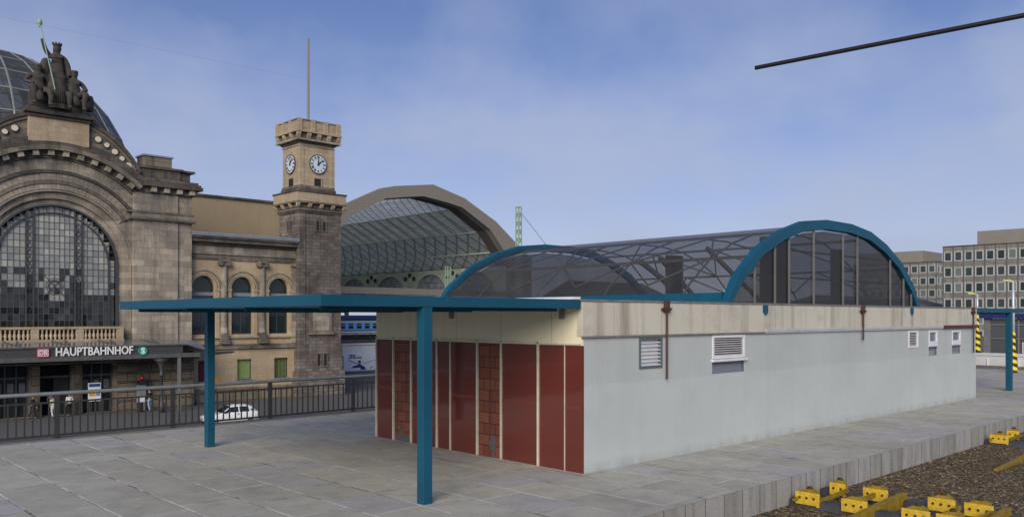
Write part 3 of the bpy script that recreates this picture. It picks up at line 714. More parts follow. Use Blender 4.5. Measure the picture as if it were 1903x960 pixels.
# reveal, mouldings, voussoirs
def jamb(r0, r1, z0, y0, y1, mat, name, n=40, bev=0):
    o = [(PC + r1, z0)] + arc(PC, PZ, r1, 0, 180, n) + [(PC - r1, z0), (PC - r0, z0)] + arc(PC, PZ, r0, 180, 0, n) + [(PC + r0, z0)]
    m = MB(); m.plate([o], y0, y1); return m.build(name, mat, st, bev)
jamb(4.98, 5.52, .95, PV + .22, PV + .8, 'sand', 'reveal'); jamb(4.55, 5.0, .95, PV + .45, PV + .85, 'sand', 'inner_reveal')
jamb(5.5, 5.62, .95, PV - .06, PV + .1, 'sand', 'edge_moulding')
def ring(r0, r1, a0, a1, y0, y1, mat, name, n=30, gap=0.0, bev=0.0):
    m = MB()
    if gap:
        for k in range(n):
            b0 = a0 + (a1 - a0) * k / n; b1 = a0 + (a1 - a0) * (k + 1) / n
            m.plate([sector(PC, PZ, r0, r1, b0 + gap, b1 - gap, 2)], y0, y1)
    else: m.plate([sector(PC, PZ, r0, r1, a0, a1, n)], y0, y1)
    return m.build(name, mat, st, bev)
ring(5.64, 6.05, 37, 143, PV - .10, PV + .05, 'sand', 'archivolt', 36, .06, .02)
ring(6.07, 6.30, 36.5, 143.5, PV - .17, PV + .05, 'sand_dark', 'archivolt_moulding', 40)
ring(6.32, 6.86, 36, 144, PV - .12, PV + .05, 'sand', 'archivolt', 32, .06, .02)
ring(6.88, 7.12, 36, 144, PV - .24, PV + .05, 'sand_soot', 'archivolt_moulding', 40)
ring(7.14, 7.95, 41, 139, PV - .05, PV + .05, 'sand', 'arch_frieze', 26, .05, .015)
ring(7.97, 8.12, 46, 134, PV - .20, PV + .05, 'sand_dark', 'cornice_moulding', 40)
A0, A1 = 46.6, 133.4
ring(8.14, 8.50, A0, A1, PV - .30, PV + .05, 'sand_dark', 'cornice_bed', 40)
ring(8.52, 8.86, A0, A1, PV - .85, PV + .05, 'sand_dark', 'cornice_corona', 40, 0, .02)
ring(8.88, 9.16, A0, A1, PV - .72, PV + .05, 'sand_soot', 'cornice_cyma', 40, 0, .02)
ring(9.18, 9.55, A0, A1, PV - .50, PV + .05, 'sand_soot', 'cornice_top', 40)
for k in range(12):                                                   # dentils
    a = A0 + 4 + (A1 - A0 - 8) * k / 11
    m = MB(); m.plate([sector(PC, PZ, 8.12, 8.51, a - 1.45, a + 1.45, 2)], PV - .70, PV - .28); m.build('dentil', 'sand', st, .02)
# curved parapet with round medallions
ZC, RP = 11.55, 6.55
pa = [p for p in arc(PC, ZC, RP, 26, 154, 40)]
base = arc(PC, PZ, 9.5, 133, 47, 36)
m = MB(); m.plate([pa + base], PV - .25, PV + .6); m.build('parapet', 'sand_dark', st)
m = MB(); m.plate([sector(PC, ZC, RP + .02, RP + .28, 26, 154, 40)], PV - .45, PV + .7); m.build('parapet_coping', 'sand_soot', st)
m = MB(); m.plate([sector(PC, ZC, RP - .22, RP - .02, 28, 152, 40)], PV - .36, PV - .2); m.build('parapet_moulding', 'sand_dark', st)
for i, (x, z) in enumerate(((21.62, 16.72), (22.26, 16.36), (22.86, 15.92), (23.4, 15.45), (23.9, 14.95), (24.32, 14.45))):
    for xx in (x, mir(x)):
        r = .30 if i % 2 == 0 else .25
        m = MB(); m.lathe(xx, z, [(r, PV - .34), (r, PV - .24)], 16, 'y'); d = m.build('medallion', 'sand_soot', st)
        m = MB(); m.lathe(xx, z, [(r * .72, PV - .40), (r * .78, PV - .342)], 16, 'y'); m.build('disc', 'medallion', d)
# pedestal for the figures
m = MB(); m.box(16.72, 20.9, PV - .62, PV + 1.4, 15.9, 17.75); m.build('pedestal', 'sand_light', st, .03)
m = MB(); m.box(16.62, 21.0, PV - .75, PV + 1.45, 17.753, 18.0); m.box(16.4, 21.2, PV - .98, PV + 1.5, 18.002, 18.25); m.box(16.62, 21.0, PV - .8, PV + 1.45, 18.252, 18.5); m.build('pedestal_cornice', 'sand_soot', st, .02)
# flanking piers
for sgn in (1, -1):
    X = (lambda x: x) if sgn > 0 else mir
    def bx(mb, x0, x1, y0, y1, z0, z1): a, b = sorted((X(x0), X(x1))); mb.box(a, b, y0, y1, z0, z1)
    m = MB(); bx(m, 24.3, 27.9, PV - .28, PV + .05, .9, 12.95); m.build('pier', 'sand', st, .03)
    m = MB(); bx(m, 27.92, 29.12, PV - .12, PV + .05, .9, 12.95); m.build('pilaster_strip', 'sand', st, .03)
    m = MB(); bx(m, 24.0, 29.3, PV - .48, PV + .1, 10.72, 10.92); bx(m, 23.75, 29.22, PV - .38, PV + .1, 11.28, 11.44); m.build('band_moulding', 'sand_dark', st, .02)
    m = MB(); bx(m, 24.2, 29.2, PV - .34, PV + .05, 10.94, 11.27); m.build('band', 'sand', st)
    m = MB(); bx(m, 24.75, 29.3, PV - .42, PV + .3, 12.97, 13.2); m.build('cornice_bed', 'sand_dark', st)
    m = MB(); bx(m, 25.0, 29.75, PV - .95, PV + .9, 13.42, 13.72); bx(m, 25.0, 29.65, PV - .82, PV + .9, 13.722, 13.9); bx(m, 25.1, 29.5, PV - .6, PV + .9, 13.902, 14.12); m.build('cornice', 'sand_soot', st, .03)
    m = MB(); bx(m, 24.9, 29.35, PV - .4, PV + .3, 13.202, 13.418); m.build('cornice_bed', 'sand_dark', st)
    for k in range(4):
        m = MB(); bx(m, 25.55 + k * 1.05, 25.98 + k * 1.05, PV - .8, PV - .39, 13.02, 13.415); m.build('dentil', 'sand', st, .02)
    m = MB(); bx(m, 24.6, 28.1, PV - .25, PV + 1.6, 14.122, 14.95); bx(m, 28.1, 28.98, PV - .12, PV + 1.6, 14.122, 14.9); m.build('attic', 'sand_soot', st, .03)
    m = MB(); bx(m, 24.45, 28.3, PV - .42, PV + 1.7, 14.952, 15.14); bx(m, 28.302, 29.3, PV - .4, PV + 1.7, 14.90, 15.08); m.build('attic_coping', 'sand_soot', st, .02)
    m = MB(); bx(m, 25.2, 27.45, PV - .1, PV + 1.5, 15.142, 15.98); m.build('attic_block', 'sand_dark', st, .02)
    m = MB(); bx(m, 25.1, 27.55, PV - .2, PV + 1.6, 15.982, 16.12); m.build('block_coping', 'zinc', st, .01)
    m = MB(); bx(m, 24.1, 29.3, PV - .42, PV + .1, .62, .9); m.build('base_moulding', 'sand_dark', st, .02)
    m = MB()
    for k in range(7):
        z0 = STREET + .003 + k * .745
        for x0, x1 in ((23.1, 24.85), (24.88, 26.75), (26.78, 28.2), (28.23, 29.2)) if k % 2 else ((23.1, 25.7), (25.73, 27.4), (27.43, 29.2)):
            bx(m, x0, x1, PV - .34, PV - .002, z0, min(z0 + .70, .6))
    m.build('rusticated_base', 'rustic', st, .04)
for x in (20.23, 17.28):
    m = MB(); m.box(x - .28, x + .28, PV - .3, PV - .002, STREET + .002, .6); m.build('door_pier', 'rustic', st, .03)
# arched window
wn = jamb(4.42, 4.56, 2.05, PV + .3, PV + .5, 'iron', 'arched_window')
GY = PV + .62
m1, m2, m3 = MB(), MB(), MB(); rw = random.Random(3)  # pane tone by height imitates reflection: pale sky above, dark below
cols = [PC - 4.35, PC - 3.85]
def addpane(x0, x1, z0, z1):
    xm = (x0 + x1) / 2; zm = (z0 + z1) / 2; dx = max(abs(x0 - PC), abs(x1 - PC)); dz = max(0, z1 - PZ)
    if dx > 4.4: return
    if z1 > PZ:
        lim = PZ + sqrt(max(0, 4.4 ** 2 - dx ** 2)); z1 = min(z1, lim)
        if z1 - z0 < .04: return
    side = xm > PC + 1.9
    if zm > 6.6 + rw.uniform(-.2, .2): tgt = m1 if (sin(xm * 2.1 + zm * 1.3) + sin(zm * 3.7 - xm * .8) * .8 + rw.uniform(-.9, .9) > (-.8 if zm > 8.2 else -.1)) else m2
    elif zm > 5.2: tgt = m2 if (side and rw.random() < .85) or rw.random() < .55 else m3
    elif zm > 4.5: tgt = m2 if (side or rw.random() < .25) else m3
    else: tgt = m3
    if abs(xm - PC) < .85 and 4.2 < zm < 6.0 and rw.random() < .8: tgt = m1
    tx, tz = rw.uniform(-.035, .035), rw.uniform(-.035, .035); w, h = (x1 - x0) / 2, (z1 - z0) / 2
    tgt.add([(xm + a * w, GY + a * w * tx + b * h * tz, zm if False else (z0 + z1) / 2 + b * h) for a, b in ((-1, -1), (1, -1), (1, 1), (-1, 1))], [(0, 1, 2, 3)])
MV = [1.44, 1.94]                                                     # the two ornamental strips on either side of the middle light
xs = [-4.38 + .407 * k for k in range(7)] + [-1.94, -1.44] + [-1.44 + .36 * k for k in range(1, 9)] + [1.94] + [1.94 + .407 * k for k in range(1, 7)]
zs = [2.1 + .50 * k for k in range(20)]
for a, b in zip(xs, xs[1:]):
    for c, d in zip(zs, zs[1:]): addpane(PC + a + .008, PC + b - .008, c + .008, d - .008)
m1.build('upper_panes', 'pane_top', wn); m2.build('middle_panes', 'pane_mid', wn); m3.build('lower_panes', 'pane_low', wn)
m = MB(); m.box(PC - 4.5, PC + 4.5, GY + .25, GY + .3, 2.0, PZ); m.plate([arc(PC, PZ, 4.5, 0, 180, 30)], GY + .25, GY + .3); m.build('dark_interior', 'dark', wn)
m = MB()
def vmax(x): return PZ + sqrt(max(0, 4.42 ** 2 - x ** 2))
for x in xs:
    if abs(x) < 4.38: m.box(PC + x - .014, PC + x + .014, GY - .04, GY + .02, 2.05, vmax(x))
for z in zs:
    hw = 4.42 if z < PZ else sqrt(max(0, 4.42 ** 2 - (z - PZ) ** 2)); m.box(PC - hw, PC + hw, GY - .042, GY + .018, z - .014, z + .014)
m.build('glazing_bars', 'iron_frame', wn)
m = MB()
for x in (-1.94, -1.44, 1.44, 1.94): m.box(PC + x - .055, PC + x + .055, GY - .16, GY - .05, 2.05, vmax(x))
m.plate([sector(PC, PZ, 3.86, 3.97, 0, 180, 40)], GY - .14, GY - .05)
for x in (-3.92, 3.92): m.box(PC + x - .055, PC + x + .055, GY - .14, GY - .05, 2.05, PZ)
m.box(PC - 4.45, PC + 4.45, GY - .18, GY - .05, 2.0, 2.14); m.build('mullions', 'iron', wn)
m = MB()
for x in (-1.69, 1.69):                                               # lozenge chains in the strips
    z = 2.45
    while z < vmax(x) - .6:
        for a, b in (((0, .2), (.17, 0)), ((.17, 0), (0, -.2)), ((0, -.2), (-.17, 0)), ((-.17, 0), (0, .2))):
            m.tube((PC + x + a[0], GY - .07, z + a[1]), (PC + x + b[0], GY - .07, z + b[1]), .022, 4)
        m.tube((PC + x, GY - .07, z + .2), (PC + x, GY - .07, z + .33), .02, 4); z += .53
for sx in (-1, 1):
    m.tube((PC - .75 * sx, GY - .07, 6.1), (PC + .75 * sx, GY - .07, 4.4), .03, 4)
m.path([(PC + .42 * cos(2 * pi * k / 16), GY - .09, 5.25 + .42 * sin(2 * pi * k / 16)) for k in range(17)], .04, 5)
m.path([(PC + .6 * cos(2 * pi * k / 16), GY - .08, 5.25 + .6 * sin(2 * pi * k / 16)) for k in range(17)], .02, 5)
m.build('iron_ornament', 'iron', wn)
m = MB()
for k in range(25):                                                   # radial bars of the rim
    a = 180 * k / 24; m.tube((PC + 3.95 * cos(radians(a)), GY - .06, PZ + 3.95 * sin(radians(a))), (PC + 4.42 * cos(radians(a)), GY - .06, PZ + 4.42 * sin(radians(a))), .028, 4)
m.build('rim_bars', 'iron', wn)
# balustrade below it
bl = MB(); bl.box(PC - 4.75, PC + 4.75, PV - .42, PV + .5, 1.95, 2.13); bl.box(PC - 4.8, PC + 4.8, PV - .45, PV + .5, .98, 1.16); balus = bl.build('balustrade', 'sand_light', st, .02)
m = MB()
for x in (-4.5, -1.55, 1.55, 4.5): m.box(PC + x - .27, PC + x + .27, PV - .4, PV + .1, 1.162, 1.948)
m.build('balustrade_pier', 'sand_light', balus, .02)
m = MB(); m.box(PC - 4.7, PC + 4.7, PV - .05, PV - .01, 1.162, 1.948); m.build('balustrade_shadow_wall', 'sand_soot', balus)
bp = [(.10, 1.165), (.10, 1.22), (.06, 1.26), (.13, 1.42), (.12, 1.5), (.055, 1.68), (.07, 1.76), (.05, 1.8), (.10, 1.86), (.10, 1.945)]
b0 = MB().lathe(PC - 4.05, PV - .26, bp, 8).build('baluster', 'sand_light', balus, smooth=True)
for c in (-3.02, 0, 3.02):
    for k in range(8):
        x = c - 1.03 + k * .295
        if not (c < -1 and k == 0): dup_child(b0, balus, x + 4.05, 0)
m = MB(); m.box(8.5, 29.0, PV - .15, PV - .003, .55, .95); m.build('plinth_course', 'sand_dark', st)
# entrance bays
for x0, x1, kind in ((20.57, 22.9, 'g'), (17.62, 19.9, 'o'), (14.6, 16.95, 'g')):
    m = MB(); m.box(x0, x1, PV + .6, PV + .66, STREET + .02, -.8) if kind == 'g' else m.box(x0, x1, PV + 1.1, PV + 1.15, STREET + .02, -.8)
    d = m.build('entrance_door', 'doorglass' if kind == 'g' else 'dark', st)
    m = MB()
    for k in range(4 if kind == 'g' else 2):
        x = x0 + .05 + (x1 - x0 - .1) * k / (3 if kind == 'g' else 1); m.box(x - .05, x + .05, PV + .45, PV + .595, STREET + .02, -.8)
    m.box(x0, x1, PV + .44, PV + .59, -1.75, -1.6)
    if kind == 'g': m.box(x0, x1, PV + .46, PV + .58, -3.0, -2.9)
    m.build('frame', 'iron_frame', d)
    if kind == 'g':
        m = MB()
        for k in range(3):
            x = x0 + .2 + k * (x1 - x0) / 3.05; m.box(x, x + .42, PV + .55, PV + .597, -2.75, -2.05)
        m.build('notice', 'canopy_glass', d)
    else:
        m = MB(); m.box(x0 + 1.05, x0 + 2.1, PV + .5, PV + .55, STREET + .03, -1.76); m.build('door_leaf', 'doorglass', d)

# ------------------------------------------------------------------ entrance canopy with the station name
CV = 66.5
ec = thing('entrance_canopy', 'dark iron and glass entrance canopy carrying the white HAUPTBAHNHOF lettering', 'canopy', (PC, CV, STREET))
m = MB(); m.box(10.2, 28.4, CV, CV + .22, -.34, .0); m.build('lower_girder', 'canopy_iron', ec, .02)
m = MB(); m.box(10.2, 27.0, CV + .05, CV + .15, .002, .62); m.build('sign_band', 'iron', ec)
m = MB(); m.box(10.0, 27.4, CV - .05, CV + .2, .622, .72); m.build('upper_girder', 'canopy_iron', ec, .02)
m = MB(); m.add([(28.402, CV, -.34), (28.402, CV, .0), (28.402, CV + .22, -.34), (28.402, CV + .22, .0), (32.4, CV + 2.4, -.2), (32.4, CV + 2.4, -.08), (32.3, CV + 2.6, -.2), (32.3, CV + 2.6, -.08)],
                [(0, 1, 5, 4), (2, 6, 7, 3), (0, 4, 6, 2), (1, 3, 7, 5), (4, 5, 7, 6)]); m.build('end_wing', 'canopy_iron', ec)
m = MB()
m.add([(10.1, CV - .02, .73), (27.4, CV - .02, .73), (27.4, PV - .5, 1.0), (10.1, PV - .5, 1.0), (10.1, CV - .02, .76), (27.4, CV - .02, .76), (27.4, PV - .5, 1.03), (10.1, PV - .5, 1.03)],
      [(0, 1, 2, 3), (7, 6, 5, 4), (0, 4, 5, 1), (1, 5, 6, 2), (2, 6, 7, 3), (3, 7, 4, 0)])
m.build('roof_glass', 'canopy_glass', ec)
m = MB(); m.add([(27.42, CV, .62), (29.6, CV + 1.3, .05), (29.6, PV - .5, .6), (27.42, PV - .5, 1.0), (27.42, CV, .66), (29.6, CV + 1.3, .09), (29.6, PV - .5, .64), (27.42, PV - .5, 1.04)],
      [(0, 1, 2, 3), (7, 6, 5, 4), (0, 4, 5, 1), (1, 5, 6, 2), (2, 6, 7, 3), (3, 7, 4, 0)]); m.build('side_glass', 'zinc', ec)
m = MB(); m.box(10.2, 28.4, CV + .25, PV - .36, -.5, -.42); m.build('soffit', 'dark', ec)
for x in (12.6, 15.5, 18.75, 22.0, 25.2):
    m = MB(); m.tube((x, CV + .1, .75), (x + .45, PV - .45, 2.0 if False else 1.12), .03, 6); m.tube((x, CV + .1, .75), (x - .45, PV - .45, 1.12), .03, 6); m.build('stay', 'iron', ec)
for x in (25.35, mir(25.35)):
    m = MB(); m.lathe(x, CV + .15, [(.24, STREET), (.24, STREET + .7), (.15, STREET + .8), (.13, STREET + .9), (.11, -1.75), (.2, -1.72), (.2, -1.6), (.12, -1.55), (.13, -1.3), (.2, -.95), (.38, -.6), (.62, -.42)], 14); m.build('column', 'iron', ec, smooth=True)
m = MB(); m.box(26.62, 26.84, CV + .02, CV + .22, STREET, -.345); m.build('grey_post', 'canopy_glass', ec)
SY = CV - .04
def onsign(x0, z0): return lambda a, b, c: (x0 + a, SY - c, z0 + b)
text('HAUPTBAHNHOF', .86, 'sign_white', ec, 'lettering', lambda a, b, c: (17.72 + a * .79, SY - c, .325 + b), .04, 'LEFT', .012)
m = MB(); m.box(16.55, 17.3, SY - .05, SY + .08, .03, .6); lg = m.build('red_logo_plate', 'sign_red', ec)
m = MB(); m.plate([rect(16.59, 17.26, .07, .56), rect(16.635, 17.215, .11, .52)], SY - .065, SY - .052); m.build('white_border', 'sign_white', lg)
text('DB', .46, 'sign_white', lg, 'logo_letters', lambda a, b, c: (16.925 + a * .86, SY - .06 - c, .315 + b), .008, 'CENTER', .008)
m = MB(); m.lathe(23.86, .26, [(.33, SY - .05), (.33, SY + .08)], 24, 'y'); sd = m.build('green_disc', 'sign_green', ec)
text('S', .60, 'sign_white', sd, 'disc_letter', lambda a, b, c: (23.86 + a, SY - .06 - c, .26 + b), .01, 'CENTER', .03)

# ------------------------------------------------------------------ statues on the gable
def skin_mesh(verts, edges, root=0, sub=2):
    """verts: (x,y,z,r); grows one continuous surface"""
    me = bpy.data.meshes.new('s'); bm = bmesh.new(); L = bm.verts.layers.skin.verify(); vs = []
    for x, y, z, r in verts:
        v = bm.verts.new((x, y, z)); v[L].radius = (r, r); vs.append(v)
    vs[root][L].use_root = True
    for a, b in edges: bm.edges.new((vs[a], vs[b]))
    bm.to_mesh(me); bm.free()
    o = bpy.data.objects.new('s', me); COL.objects.link(o)
    o.modifiers.new('Skin', 'SKIN').use_smooth_shade = True
    ss = o.modifiers.new('Sub', 'SUBSURF'); ss.levels = sub; ss.render_levels = sub
    dg = bpy.context.evaluated_depsgraph_get(); res = bpy.data.meshes.new_from_object(o.evaluated_get(dg))
    out = ([tuple(v.co) for v in res.vertices], [tuple(p.vertices) for p in res.polygons])
    bpy.data.objects.remove(o); bpy.data.meshes.remove(me); bpy.data.meshes.remove(res); return out
def place(mesh, loc, s=1.0, rz=0.0, wide=1.0):
    c, n = cos(rz), sin(rz)
    return [(loc[0] + s * wide * (x * c - y * n), loc[1] + s * (x * n + y * c), loc[2] + s * z) for x, y, z in mesh[0]], mesh[1]
def chain(V, E, pts, start=None):
    prev = start
    for p in pts:
        V.append(p); i = len(V) - 1
        if prev is not None: E.append((prev, i))
        prev = i
    return prev
# standing crowned woman in a long robe; faces -Y, her right arm (left in the picture) raised
V, E = [], []
chain(V, E, [(0, 0, 1.02, .17), (0, 0, 1.2, .15), (0, -.01, 1.36, .165), (0, 0, 1.47, .10), (0, -.01, 1.55, .06), (0, -.03, 1.63, .10), (0, -.03, 1.72, .105), (0, -.02, 1.79, .07)])
chain(V, E, [(0, 0, .85, .20), (.01, -.02, .6, .22), (.02, -.02, .3, .25), (.02, -.02, .06, .29)], 0)
chain(V, E, [(-.16, 0, 1.43, .075), (-.26, -.05, 1.56, .06), (-.335, -.11, 1.78, .045), (-.355, -.125, 1.87, .045)], 3)
chain(V, E, [(.17, 0, 1.42, .075), (.25, .0, 1.2, .07), (.26, -.08, .98, .05), (.25, -.12, .88, .045)], 3)
wm = skin_mesh(V, E)
SS = 2.52
def figure_thing(name, label): return thing(name, label, 'statue', (PC, PV, 18.5), 'dark statues on the station gable')
FX, FY, FZ = 18.72, 69.75, 18.5
t = figure_thing('statue', 'dark standing statue of a crowned robed woman raising a green tipped staff on the gable')
m = MB(); m.add(*place(wm, (FX, FY, FZ + .42), SS, 0, 1.22)); m.build('body', 'statue', t, smooth=True)
m = MB()                                                              # folds of the robe
for k in range(15):
    a = pi + pi * (k + .5) / 15 if True else 0
    r0, r1 = .19, .31
    m.tube((FX + SS * r0 * cos(a), FY + SS * (r0 * .8 * sin(a)), FZ + .42 + SS * .95), (FX + SS * r1 * cos(a), FY + SS * (r1 * .9 * sin(a) - .02), FZ + .44), SS * .030, 6, SS * .045)
m.build('robe_folds', 'statue', t, smooth=True)
V, E = [], []; chain(V, E, [(-.2, .12, 1.4, .10), (-.26, .14, 1.0, .15), (-.22, .14, .5, .17), (-.2, .12, .1, .18)]); mm = skin_mesh(V, E, 0, 1)
m = MB(); m.add(*place(mm, (FX, FY, FZ + .42), SS, 0, 1.22))
V, E = [], []; chain(V, E, [(.16, .1, 1.4, .10), (.25, .08, 1.0, .12), (.24, .0, .55, .13), (.22, .0, .1, .16)]); mm = skin_mesh(V, E, 0, 1)
m.add(*place(mm, (FX, FY, FZ + .42), SS, 0, 1.22)); m.build('cloak', 'statue', t, smooth=True)
V, E = [], []; chain(V, E, [(0, .02, 1.75, .095), (0, .05, 1.62, .085), (.0, .08, 1.45, .08)]); mm = skin_mesh(V, E, 0, 1)
m = MB(); m.add(*place(mm, (FX, FY, FZ + .42), SS, 0, 1.22)); m.build('hair', 'statue', t, smooth=True)
m = MB(); m.lathe(FX, FY - .05, [(.30, FZ + .42 + SS * 1.76), (.31, FZ + .42 + SS * 1.81)], 10)
for k in range(9):
    a = 2 * pi * k / 9; m.tube((FX + .28 * cos(a), FY - .05 + .28 * sin(a), FZ + .42 + SS * 1.80), (FX + .34 * cos(a), FY - .05 + .34 * sin(a), FZ + .42 + SS * 1.85), .07, 5, .04)
m.build('crown', 'statue', t)
m = MB(); m.tube((FX - .36, FY - .85, FZ + 1.35), (FX - 1.21, FY - .22, FZ + 6.25), .042, 8); sf = m.build('staff', 'verdigris', t)
m = MB(); m.lathe(FX - 1.235, FY - .2, [(.05, FZ + 5.95), (.10, FZ + 6.02), (.06, FZ + 6.08), (.17, FZ + 6.18), (.20, FZ + 6.32), (.13, FZ + 6.5), (.05, FZ + 6.56), (.06, FZ + 6.62), (.02, FZ + 6.7)], 10); m.build('finial', 'verdigris', sf, smooth=True)
m = MB(); m.lathe(FX, FY + .05, [(1.05, FZ + .002), (1.0, FZ + .28), (.85, FZ + .45), (.5, FZ + .52)], 12); m.build('rock_base', 'statue', t)
def seated(x, sgn, label, curly):
    V, E = [], []
    chain(V, E, [(0, 0, .52, .17), (0, .02, .72, .155), (0, .0, .9, .17), (0, -.02, 1.0, .09), (0, -.04, 1.08, .06), (0, -.07, 1.16, .10), (0, -.07, 1.25, .105), (0, -.05, 1.31, .06)])
    chain(V, E, [(-.13, -.1, .52, .12), (-.2, -.45, .56, .09), (-.17, -.42, .28, .075), (-.16, -.40, .06, .06), (-.17, -.56, .03, .05)], 0)
    chain(V, E, [(.13, -.1, .5, .12), (.2, -.42, .46, .09), (.22, -.5, .22, .07), (.2, -.46, .03, .055), (.22, -.6, .03, .045)], 0)
    chain(V, E, [(-.19, 0, .95, .075), (-.3, -.05, .75, .06), (-.22, -.3, .66, .045), (-.15, -.38, .66, .045)], 3)
    chain(V, E, [(.19, 0, .95, .075), (.33, .02, .74, .06), (.42, -.18, .62, .045), (.48, -.24, .64, .045)], 3)
    sm = skin_mesh(V, E); s = 2.40
    if sgn > 0: sm = ([(-a, b, c) for a, b, c in sm[0]], [f[::-1] for f in sm[1]])
    t = figure_thing('statue', label)
    m = MB(); m.add(*place(sm, (x, FY - .1, FZ + .02), s, 0, 1.18)); m.build('body', 'statue', t, smooth=True)
    m = MB(); m.add([(x + a * .55, FY - .12 + b, FZ + c) for a in (-1, 1) for b in (-.35, .6) for c in (.0, .95)], [(0, 1, 3, 2), (4, 6, 7, 5), (0, 4, 5, 1), (2, 3, 7, 6), (0, 2, 6, 4), (1, 5, 7, 3)]); m.build('seat_block', 'statue', t, .08)
    m = MB()
    for k in range(12): a = 2 * pi * k / 12; m.tube((x + .17 * cos(a), FY - .24 + .17 * sin(a), FZ + s * 1.24), (x + .20 * cos(a), FY - .24 + .2 * sin(a), FZ + s * (1.30 + .02 * (k % 2))), .11, 5, .07)
    m.build('curly_hair', 'statue', t, smooth=True)
    m = MB(); V, E = [], []
    if sgn > 0: chain(V, E, [(sgn * .40, -.05, .60, .08), (sgn * .40, -.1, .40, .10), (sgn * .36, -.15, .16, .12), (sgn * .32, -.2, .04, .11)])
    if sgn > 0: m.add(*place(skin_mesh(V, E, 0, 1), (x, FY - .1, FZ + .02), s, 0, 1.18)); m.build('drapery', 'statue', t, smooth=True)
    m = MB(); V, E = [], []
    chain(V, E, [(-.15, -.05, .5, .14), (-.1, -.3, .44, .15), (-.05, -.42, .25, .13), (.0, -.4, .08, .12)])
    m.add(*place(skin_mesh(V, E, 0, 1), (x, FY - .1, FZ + .02), s, 0, 1.18)); m.build('lap_cloth', 'statue', t, smooth=True)
seated(17.38, -1, 'dark seated statue at the left foot of the crowned woman on the gable', True)
seated(19.86, 1, 'dark seated statue at the right foot of the crowned woman on the gable', False)

# ------------------------------------------------------------------ glass dome behind the portal
DC = (18.76, 95.0, 15.8); DA, DB_ = 13.7, 13.0
dm = thing('glass_dome', 'grey glass dome with steel grid rising behind the gable statues', 'dome', (DC[0], DC[1], 10))
NM, NR = 24, 8
def dpt(i, k, s=1.0):
    a = 2 * pi * (i + .5 * (k % 2) * 0) / NM; e = (pi / 2) * k / NR
    return (DC[0] + DA * s * cos(a) * cos(e), DC[1] + DA * s * sin(a) * cos(e), DC[2] + DB_ * s * sin(e))
m = MB()
for k in range(NR):
    for i in range(NM):
        if k < NR - 1: m.quad(dpt(i, k), dpt(i + 1, k), dpt(i + 1, k + 1), dpt(i, k + 1))
        else: m.add([dpt(i, k), dpt(i + 1, k), dpt(0, NR)], [(0, 1, 2)])
m.build('glazing', 'domeglass', dm)
m = MB()
for i in range(NM): m.path([dpt(i, k, .997) for k in range(NR + 1)], .11, 5)
for k in range(NR): m.path([dpt(i, k, .997) for i in range(NM + 1)], .10, 5)
m.build('steel_grid', 'domesteel', dm)
m = MB()
for k in range(1, NR - 1):
    for i in range(NM): m.tube(dpt(i, k, .985), dpt(i + 1, k + 1, .985), .05, 4)
m.build('diagonal_braces', 'domesteel', dm)
m = MB()
for i in range(0, NM, 2): m.path([dpt(i + .5, k, .90) for k in range(NR + 1)], .22, 5)
m.build('inner_arches', 'iron', dm)
m = MB(); m.lathe(DC[0], DC[1], [(13.9, 10), (13.9, 15.78)], 36); m.build('drum', 'sand_dark', dm)
m = MB(); m.lathe(DC[0], DC[1], [(14.1, 15.6), (14.1, 15.95)], 36); m.build('drum_ring', 'zinc', dm)

# ------------------------------------------------------------------ wing with three arched windows
WV = 70.6
wg = thing('station_wing', 'pale sandstone wing with three arched windows between portal and clock tower', 'building', (34, WV, STREET))
ac = [(30.43, 1.02), (33.95, 1.02), (37.5, 1.0)]
lows = [(29.95, 31.15), (33.49, 34.86), (37.06, 38.45)]
m = MB(); m.plate([rect(29.14, 39.2, STREET, 7.85)] + [archhole(c, w, 1.35, 5.4) for c, w in ac] + [rect(a, b, -2.7, -.88) for a, b in lows], WV, WV + .6); m.build('wall', 'sand_yellow', wg)
m = MB(); m.box(29.2, 39.15, WV + .9, WV + 9, STREET, 9.9); m.build('rear_block', 'dark', wg)
m = MB(); m.box(29.14, 39.19, WV - .12, WV + .9, 7.853, 8.3); m.build('architrave', 'sand_dark', wg, .02)
m = MB(); m.box(29.14, 39.19, WV - .04, WV + .9, 8.302, 9.1); m.build('frieze', 'sand', wg)
m = MB(); m.box(29.14, 39.19, WV - .18, WV + .9, 8.24, 8.33); m.box(29.14, 39.19, WV - .3, WV + .9, 9.1, 9.3); m.box(29.14, 39.19, WV - .62, WV + .9, 9.302, 9.62); m.box(29.14, 39.19, WV - .74, WV + .9, 9.622, 9.84); m.build('cornice', 'sand_soot', wg, .03)
m = MB(); m.add([(29.14, WV - .8, 9.842), (39.19, WV - .8, 9.842), (39.19, WV - .8, 9.95), (29.14, WV - .8, 9.95), (29.14, WV + 9, 10.6), (39.19, WV + 9, 10.6), (39.19, WV + 9, 9.842), (29.14, WV + 9, 9.842)],
                [(0, 1, 2, 3), (3, 2, 5, 4), (4, 5, 6, 7), (7, 6, 1, 0), (0, 3, 4, 7), (1, 6, 5, 2)]); m.build('roof', 'zinc', wg)
m = MB(); m.box(29.14, 39.19, WV - .82, WV - .55, 9.96, 10.12); m.build('gutter', 'zinc', wg, .03)
